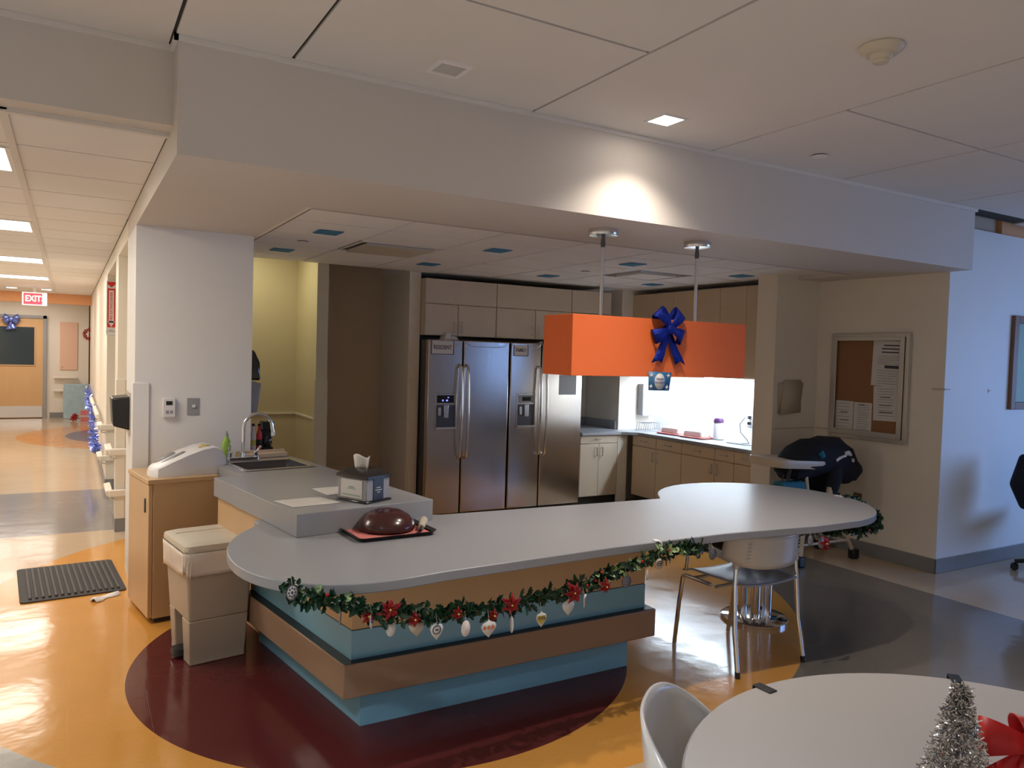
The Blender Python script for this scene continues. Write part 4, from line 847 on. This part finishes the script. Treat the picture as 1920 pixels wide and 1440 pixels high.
obj('white_logo', MB().tube([(-.02, -.185, .265), (.04, -.190, .29), (.08, -.190, .30)], [.016, .010, .012], 8).tube([(.07, -.188, .315), (.11, -.186, .32), (.145, -.182, .30)], [.014, .020, .010], 8).tube([(.17, -.178, .27), (.178, -.176, .245)], [.012, .010], 8), 'white_plastic', t)
obj('teal_patch', MB().tube([(-.17, -.165, .33), (-.14, -.175, .29)], [.03, .02], 8), 'teal_cloth', t)
t = thing('tote_bag', 'bright teal bag hanging beneath the high chair tray', 'bag', (4.83, 3.98, .50), rad(-6))
obj('bag', MB().loft([rr(.11, .05, 0, .02), rr(.125, .065, .06, .02), rr(.12, .05, .15, .02)]), 'teal_cloth', t, bevel=.01); obj('strap', MB().tube([(-.08, 0, .14), (-.06, 0, .20), (.06, 0, .20), (.08, 0, .14)], .006, 8), 'black', t)
# office chair at right edge
t = thing('office_chair', 'dark swivel chair cut off at the right edge of picture', 'office chair', (6.36, 2.80, 0), rad(-80))
obj('backrest', MB().loft([[(-.24, -.05, .50), (.2, -.05, .50), (.2, .05, .50), (-.24, .05, .50)], [(-.33, -.03, .68), (.3, -.03, .68), (.3, .06, .68), (-.33, .06, .68)], [(-.27, -.02, .92), (.25, -.02, .92), (.25, .05, .92), (-.27, .05, .92)]]), 'navy_cloth', t, bevel=.03, seg=3)
obj('seat', bx(-.22, .05, .42, .24, .5, .50), 'navy_cloth', t, bevel=.03, seg=3); obj('post', MB().tube([(0, .25, .12), (0, .25, .42)], .025, 12), 'black', t)
for k in range(5):
    a = 2*pi*k/5+.5+pi; l = obj('base_leg', MB().tube([(0, .25, .12), (.33*cos(a), .25+.33*sin(a), .07)], [.025, .016], 8), 'black', t)
    obj('caster', MB().lathe([(.01, 0), (.028, .01), (.028, .045), (.01, .06)], (.33*cos(a), .25+.33*sin(a), 0), 12), 'black', l)

# ================================================================== CHAIRS AND ROUND TABLE
t = thing('plastic_chair', 'white plastic chair with chrome legs tucked under the long counter', 'chair', (3.10, 2.86, 0))
def backf(u, v):
    a = (u-.5)*2; x = .242*sin(a*1.25)/sin(1.25); x -= .03; y = -.295+.16*(abs(a)**2.2); zt = .714-.008*a*a; zb = .540+.05*a**4
    return (x, y-.02*v, zb+(zt-zb)*v)
obj('backrest', MB().grid(backf, 24, 6), 'shell', t, solid=.007)
for s in (-1, 1):
    b = MB()
    for k in range(6):
        z = .575+.018*k; x, y, _ = backf(.5+s*.30, (z-.54)/.16); b.tube([(x-.004*s, y-.009, z), (x+.012*s, y-.003, z)], .003, 6)
    obj('perforation', b, 'white_plastic', t)
def seatf(u, v):
    x = -.215+.43*u; y = -.225+.42*v; e = (2*u-1)**2
    wx = x*(1-.12*(1-v)**2); return (wx, y-.02*(1-e)*(1-v)**3*0, .435+.012*e-.018*sin(pi*u)*sin(pi*v)-.02*max(0, v-.85)/.15)
obj('seat', MB().grid(seatf, 18, 14), 'seat_grey', t, solid=.009)
for s in (-1, 1):
    obj('back_leg', MB().tube([(.212*s-.01, -.175, .62), (.215*s, -.185, .56), (.225*s, -.19, .44), (.232*s, -.205, .22), (.240*s, -.245, .004)], .0115, 12), 'chrome', t)
    obj('front_leg', MB().tube([(.218*s, -.02, .402), (.218*s, .17, .402), (.212*s, .195, .39), (.208*s, .22, .25), (.205*s, .25, .004)], .0115, 12), 'chrome', t)
    obj('arm_bracket', MB().tube([(.245*s, -.0, .645), (.242*s, -.08, .635), (.225*s, -.18, .615)], [.018, .026, .022], 10), 'black', t)
    obj('leg_sleeve', MB().tube([(.213*s-.008, -.18, .60), (.216*s, -.187, .53)], [.022, .017], 12), 'shell', t)
    obj('foot_cap', MB().tube([(.240*s, -.245, .0), (.239*s, -.241, .03)], .0135, 12), 'black', t)
    obj('arm_post', MB().tube([(.215*s, .17, .43), (.222*s, .15, .55), (.232*s, .10, .65), (.235*s, -.02, .665)], .009, 10), 'chrome', t)
obj('seat_rail', MB().tube([(-.215, -.05, .400), (.215, -.05, .400)], .009, 10).tube([(-.213, .12, .400), (.213, .12, .400)], .009, 10), 'chrome', t)

t = thing('round_table', 'round pale grey table in the lower right foreground', 'table', (1.511, .648, 0))
obj('tabletop', MB().lathe([(.02, .730), (.630, .730), (.641, .737), (.641, .754), (.636, .760), (.02, .760)], seg=96), 'table_top', t)
obj('pedestal', MB().lathe([(.22, 0), (.22, .02), (.04, .04), (.04, .73)], seg=32), 'chrome', t)
for (x, y), lab in (((1.482, 1.277), 'small black table clip on round table rim'), ((1.985, 1.09), 'dark clip on far right rim of round table')):
    t = thing('table_clip', lab, 'clip', (x, y, .7605), math.atan2(y-.648, x-1.511)-pi/2, 'black clips on the round table'); obj('clip', MB().box(-.014, -.035, 0, .014, .018, .003).box(-.014, .0145, -.035, .014, .018, 0), 'black', t, bevel=.001)
t = thing('shell_chair', 'white shell chair pushed against the round table, bottom centre', 'chair', (1.235, 1.045, 0), rad(39))
def shellf(u, v):
    a = (u-.5)*2; h = v
    wdt = .25*(1-.22*h**2)*(1+.1*sin(pi*h)); x = wdt*sin(a*1.35)/sin(1.35)
    y = .20+.05*h-.22*abs(a)**2.4*(1-.35*h); z = .46+.375*h-.12*h*abs(a)**3
    return (x, y, z)
sb = obj('backrest', MB().grid(shellf, 28, 14), 'shell', t, solid=.008)
obj('seat', MB().grid(lambda u, v: (-.22+.44*u, -.22+.42*v, .445+.02*(2*u-1)**2), 14, 12), 'shell', t, solid=.009)
for sx, sy in ((-1, -1), (1, -1), (-1, 1), (1, 1)): obj('leg', MB().tube([(.15*sx, .14*sy, .43), (.20*sx, .20*sy, .003)], .011, 12), 'chrome', t)
random.seed(2); b = MB()
for k in range(90):
    p = Vector((random.gauss(0, .012), random.gauss(0, .012), random.uniform(-.05, .0))); d = Vector((random.gauss(0, 1), random.gauss(0, 1), random.gauss(.3, .6))).normalized()*.03; s = d.orthogonal().normalized()*.0015
    b.add([p-s, p+s, p+d], [(0, 1, 2)])
o = obj('garland_tip', b, 'leaf', smooth=False); o.location = (.985, .975, .745); prop(o, 'tip of green foil garland between white chair and round table', 'garland')
# silver tinsel tree
t = thing('tinsel_tree', 'small silver tinsel christmas tree on the round table', 'christmas tree', (1.415, .765, .7605))
obj('stem', MB().tube([(0, 0, 0), (0, 0, .222)], [.006, .002], 8), 'steel_dark', t); obj('base', MB().lathe([(.03, 0), (.03, .01), (.008, .016)], seg=18), 'steel_dark', t)
random.seed(11); b = MB()
for k in range(5200):
    h = random.random()**1.25; z = .018+.20*h; R = .058*(1-h)+.010; a = random.uniform(0, 2*pi); r = R*random.uniform(.25, 1)
    p = Vector((r*cos(a), r*sin(a), z)); d = Vector((cos(a)+random.gauss(0, .7), sin(a)+random.gauss(0, .7), random.gauss(.1, .8))).normalized()*random.uniform(.006, .013); s = d.cross(Vector((random.gauss(0, 1), random.gauss(0, 1), random.gauss(0, 1)))).normalized()*.0011
    b.add([p-s, p+s, p+d+s, p+d-s], [(0, 1, 2, 3)])
obj('tinsel', b, 'tinsel', t, smooth=False)
# red bow in the right corner
t = thing('red_bow', 'bright red ribbon bow at the lower right corner on round table', 'bow', (1.60, .735, .835), rad(-38)); t.rotation_euler = (rad(-28), 0, rad(-38))
bow(t, 'red_ribbon', .17, [(172, .52), (12, .50), (75, .30)], [(-.62, .40, 0), (-.10, .55, 0), (.35, .5, 0)], .40)

# ================================================================== GARLAND AND ORNAMENTS
g = thing('holly_garland', 'green holly garland with red poinsettias swagged along counter edge', 'garland')
P0 = [(.640, 2.575, .762), (.669, 2.53, .745), (.742, 2.50, .725), (.817, 2.475, .710), (.933, 2.455, .672), (1.097, 2.47, .635), (1.27, 2.49, .612), (1.478, 2.50, .604), (1.625, 2.505, .612), (1.753, 2.51, .624), (1.886, 2.515, .645), (1.996, 2.515, .676), (2.139, 2.515, .703), (2.259, 2.515, .733), (2.416, 2.515, .730), (2.55, 2.60, .700),
      (2.75, 2.86, .690), (3.02, 2.90, .680), (3.28, 2.80, .685), (3.45, 2.62, .690), (3.65, 2.55, .690), (3.85, 2.58, .695), (4.00, 2.72, .710), (4.09, 2.88, .735), (4.12, 3.0, .745)]
P0 = [Vector(p) for p in P0]
obj('vine', MB().tube(P0, .006, 6), 'leaf', g)
def leaves(mb, n, pal, seed, size=(.028, .045), spread=.032, seg0=0, seg1=None):
    random.seed(seed); seg1 = seg1 or len(P0)-1
    lens = [(P0[i+1]-P0[i]).length for i in range(seg0, seg1)]; tot = sum(lens)
    for k in range(n):
        q = random.random()*tot; i = 0
        while q > lens[i]: q -= lens[i]; i += 1
        p = P0[seg0+i].lerp(P0[seg0+i+1], q/lens[i])+Vector((random.gauss(0, .010), random.gauss(-.006, .010), random.gauss(-.004, .012)))
        d = Vector((random.gauss(0, 1), random.gauss(-.5, .7), random.gauss(-.1, 1))).normalized(); L = random.uniform(*size); s = d.cross(Vector((random.gauss(0, .4), -1, random.gauss(0, .4)))).normalized(); nr = d.cross(s)
        w = L*.32
        prof = [(0, 0), (.18, .55), (.32, .95), (.42, .6), (.58, 1.0), (.72, .5), (.84, .55), (1, 0)]
        vs = [p+d*L*a+s*w*h+nr*(-.12*L*h) for a, h in prof]+[p+d*L*a-s*w*h+nr*(-.12*L*h) for a, h in prof[1:-1]][::-1]
        mid = [p+d*L*a for a in (.18, .32, .42, .58, .72, .84)]
        n0 = len(vs); vs += mid; m = len(prof)
        fs = [(0, 1, n0)]+[(i_, i_+1, n0+i_, n0+i_-1) for i_ in range(1, m-2)]+[(m-2, m-1, n0+5)]
        oth = lambda j: (n0-j)
        fs += [(0, n0, oth(1))]+[(n0+i_-1, n0+i_, oth(i_+1), oth(i_)) for i_ in range(1, m-2)]+[(n0+5, m-1, oth(m-2))]
        mb.add(vs, fs)
b = MB(); leaves(b, 1700, None, 21); leaves(b, 120, None, 23, seg0=21); obj('foliage', b, 'leaf', g)
b = MB(); leaves(b, 60, None, 31, seg0=9, seg1=15); leaves(b, 10, None, 32, seg0=0, seg1=3); prop(obj('variegated_leaves', b, 'leaf_edge', g), 'pale edged holly leaves')
random.seed(4)
b = MB()
for k in range(16):
    i = random.choice([2, 3, 5, 7, 10, 11, 12, 13, 13, 14, 17, 20]); p = P0[i]+Vector((random.gauss(0, .03), -.03, random.gauss(0, .015)))
    b.lathe([(.001, -.006), (.005, -.004), (.006, 0), (.005, .004), (.001, .006)], p, 8)
obj('berries', b, 'berry', g)
for x, y, z, r in [(.952, 2.43, .680, .045), (1.049, 2.44, .628, .032), (1.222, 2.45, .620, .026), (1.449, 2.455, .618, .046), (1.38, 2.465, .585, .026), (1.740, 2.46, .624, .048), (1.906, 2.47, .625, .034), (.88, 2.44, .665, .028), (3.26, 2.46, .67, .04)]:
    b = MB(); flower(b, (x, y, z), r, 6, .3, random.random()); flower(b, (x, y-.008, z), r*.7, 5, .5, random.random()); b.cur = 1; b.lathe([(.001, -.004), (.005, 0), (.001, .004)], (x, y-.018, z), 8)
    obj('poinsettia', b, ['red_petal', 'ink_gold'], g, solid=.001)
def orn(name, x, y, z, shape, size, rot, lab, m='paper', marks=None, ztop=None):
    t = thing('paper_ornament', lab, 'ornament', (x, y, z), rad(rot), 'paper ornaments hanging from the garland')
    w, h = size
    if shape == 'oval': pts = [(w*cos(2*pi*k/24), h*sin(2*pi*k/24)) for k in range(24)]
    elif shape == 'gem': pts = [(-w, .25*h), (-w*.8, .6*h), (-w*.2, .8*h), (0, h), (w*.2, .8*h), (w*.8, .6*h), (w, .25*h), (w*.75, -.3*h), (0, -h), (-w*.75, -.3*h)]
    elif shape == 'cane': pts = [(-w*.3, -h), (w*.2, -h), (w*.25, h*.3), (w, h*.5), (w, h), (-w*.2, h), (-w*.6, h*.4)]
    obj('cutout', MB().add([(a, 0, c) for a, c in pts], [tuple(range(len(pts)))]), m, t, solid=.0012)
    if marks == 'wheel':
        b = MB()
        for k in range(8):
            a = 2*pi*k/8; c = Vector((w*.55*cos(a), -.0015, h*.55*sin(a))); b.add([(c.x+w*.16*cos(q), -.0015, c.z+h*.16*sin(q)) for q in [2*pi*j/8 for j in range(8)]], [tuple(range(8))])
        b.add([(w*.22*cos(q), -.0015, h*.22*sin(q)) for q in [2*pi*j/10 for j in range(10)]], [tuple(range(10))]); b.tube([(w*.97*cos(q), -.001, h*.97*sin(q)) for q in [2*pi*j/24 for j in range(25)]], .002, 5)
        obj('motif', b, 'ink', t)
    elif marks in ('dots', 'gold', 'face', 'purple'):
        b = MB()
        if marks == 'dots':
            for q in (-.55, 0, .55): b.add([(w*q+w*.22*cos(s_), -.0015, .1*h+w*.26*sin(s_)) for s_ in [2*pi*j/12 for j in range(12)]], [tuple(range(12))])
        elif marks == 'gold': b.add([(-w*.8, -.0015, .45*h), (w*.8, -.0015, .45*h), (w*.8, -.0015, -.15*h), (0, -.0015, -.6*h), (-w*.8, -.0015, -.15*h)], [(0, 1, 2, 3, 4)])
        else: b.tube([(w*.6*cos(q), -.0015, .1*h+h*.45*sin(q)) for q in [2*pi*j/16 for j in range(17)]], .0016, 5); b.tube([(-w*.2, -.0015, .1*h), (w*.2, -.0015, .1*h)], .003, 5)
        obj('motif', b, {'dots': 'ink_orange', 'gold': 'ink_gold', 'face': 'ink', 'purple': 'ink_blue'}[marks], t)
        if marks == 'gold':
            b = MB().tube([(-w*.8, -.002, .15*h), (w*.8, -.002, .15*h)], .0012, 4)
            for q in (-.4, 0, .4): b.tube([(w*q, -.002, .4*h), (w*(q+.15), -.002, -.1*h)], .001, 4)
            obj('stripe', b, 'ink', t)
    zt = (ztop or z+h+.03)-z
    obj('string', MB().tube([(0, 0, h*.95), (0, .012, zt)], .0008, 4), 'paper_tan', t)
Yo = 2.44
orn('', .640, 2.50, .757, 'oval', (.020, .026), 8, 'black and white wheel ornament at the left end of garland', marks='wheel')
orn('', .792, 2.46, .664, 'oval', (.020, .028), 62, 'narrow lilac oval ornament turned edge-on near left end', 'dispenser_grey')
orn('', .892, Yo-.01, .650, 'oval', (.018, .030), 52, 'slanted white ornament with purple motif under first poinsettia', marks='purple')
orn('', .966, Yo, .607, 'oval', (.018, .030), 0, 'plain white oval ornament right of the first poinsettia')
orn('', 1.063, Yo, .594, 'gem', (.032, .032), 0, 'plain cream diamond ornament, first diamond from the left', 'paper_tan')
orn('', 1.140, Yo, .570, 'gem', (.026, .034), 0, 'diamond ornament with dark round face drawing', marks='face')
orn('', 1.256, Yo, .560, 'oval', (.018, .030), 0, 'plain pinkish oval ornament between the face and orange dot ornaments', 'cake')
orn('', 1.352, Yo, .545, 'gem', (.032, .034), 0, 'diamond ornament with three orange dots', marks='dots')
orn('', 1.450, Yo, .545, 'oval', (.018, .032), 84, 'white ornament seen edge-on between orange and yellow ones', 'white_plastic')
orn('', 1.583, Yo, .545, 'gem', (.024, .032), 0, 'yellow and black striped diamond ornament', marks='gold')
orn('', 1.722, Yo+.02, .567, 'gem', (.030, .034), 0, 'plain white diamond ornament under the third poinsettia')
orn('', 1.800, Yo+.02, .580, 'cane', (.012, .026), 20, 'small pink and white cane ornament', 'cake')
orn('', 2.02, Yo+.03, .628, 'oval', (.023, .024), 0, 'dark wheel ornament above right end of blue panel', marks='wheel', m='dispenser_grey')
orn('', 2.14, Yo+.04, .640, 'oval', (.014, .024), 35, 'plain white oval ornament just right of the blue panel')
orn('', 2.205, Yo+.04, .680, 'oval', (.023, .024), 0, 'round beige ornament with tan motif near garland peak', 'paper_tan', 'face')
orn('', 2.245, Yo+.04, .690, 'oval', (.012, .024), 60, 'small dark edge-on ornament beside round beige one', 'frame_wood')
orn('', 2.53, 2.49, .684, 'oval', (.022, .024), 0, 'dark wheel ornament beside the chair back', marks='wheel', m='dispenser_grey')
orn('', 3.155, 2.46, .695, 'oval', (.020, .026), 0, 'white oval ornament with dark motif right of chair', marks='wheel')
orn('', 3.27, 2.48, .668, 'oval', (.030, .030), 0, 'plain round translucent ornament, rightmost under counter', 'dispenser_grey')
for p, lab in (((.66, 2.545, .7605), 'clear adhesive hook on counter edge at left end of garland'), ((2.245, 2.545, .7605), 'clear adhesive hook on counter edge at garland peak'), ((4.06, 2.98, .7605), 'clear adhesive hook on right rounded counter end')):
    t = thing('edge_hook', lab, 'hook', p, 0, 'garland hooks'); obj('clip', MB().box(-.012, -.012, 0, .012, .02, .004).tube([(0, -.01, .003), (0, -.03, .0), (0, -.034, -.02)], .003, 8), 'white_plastic', t, bevel=.001)
# corridor: small camera dome and bracket near exit sign
t = thing('sprinkler', 'white pendent sprinkler in corridor end left of exit sign', 'sprinkler', (-.86, 17.0, 2.449)); obj('plate', MB().lathe([(.08, 0), (.07, -.03)], seg=16), 'white_plastic', t); obj('head', MB().lathe([(.03, -.03), (.03, -.09), (.05, -.10), (.02, -.11)], seg=12), 'white_plastic', t)
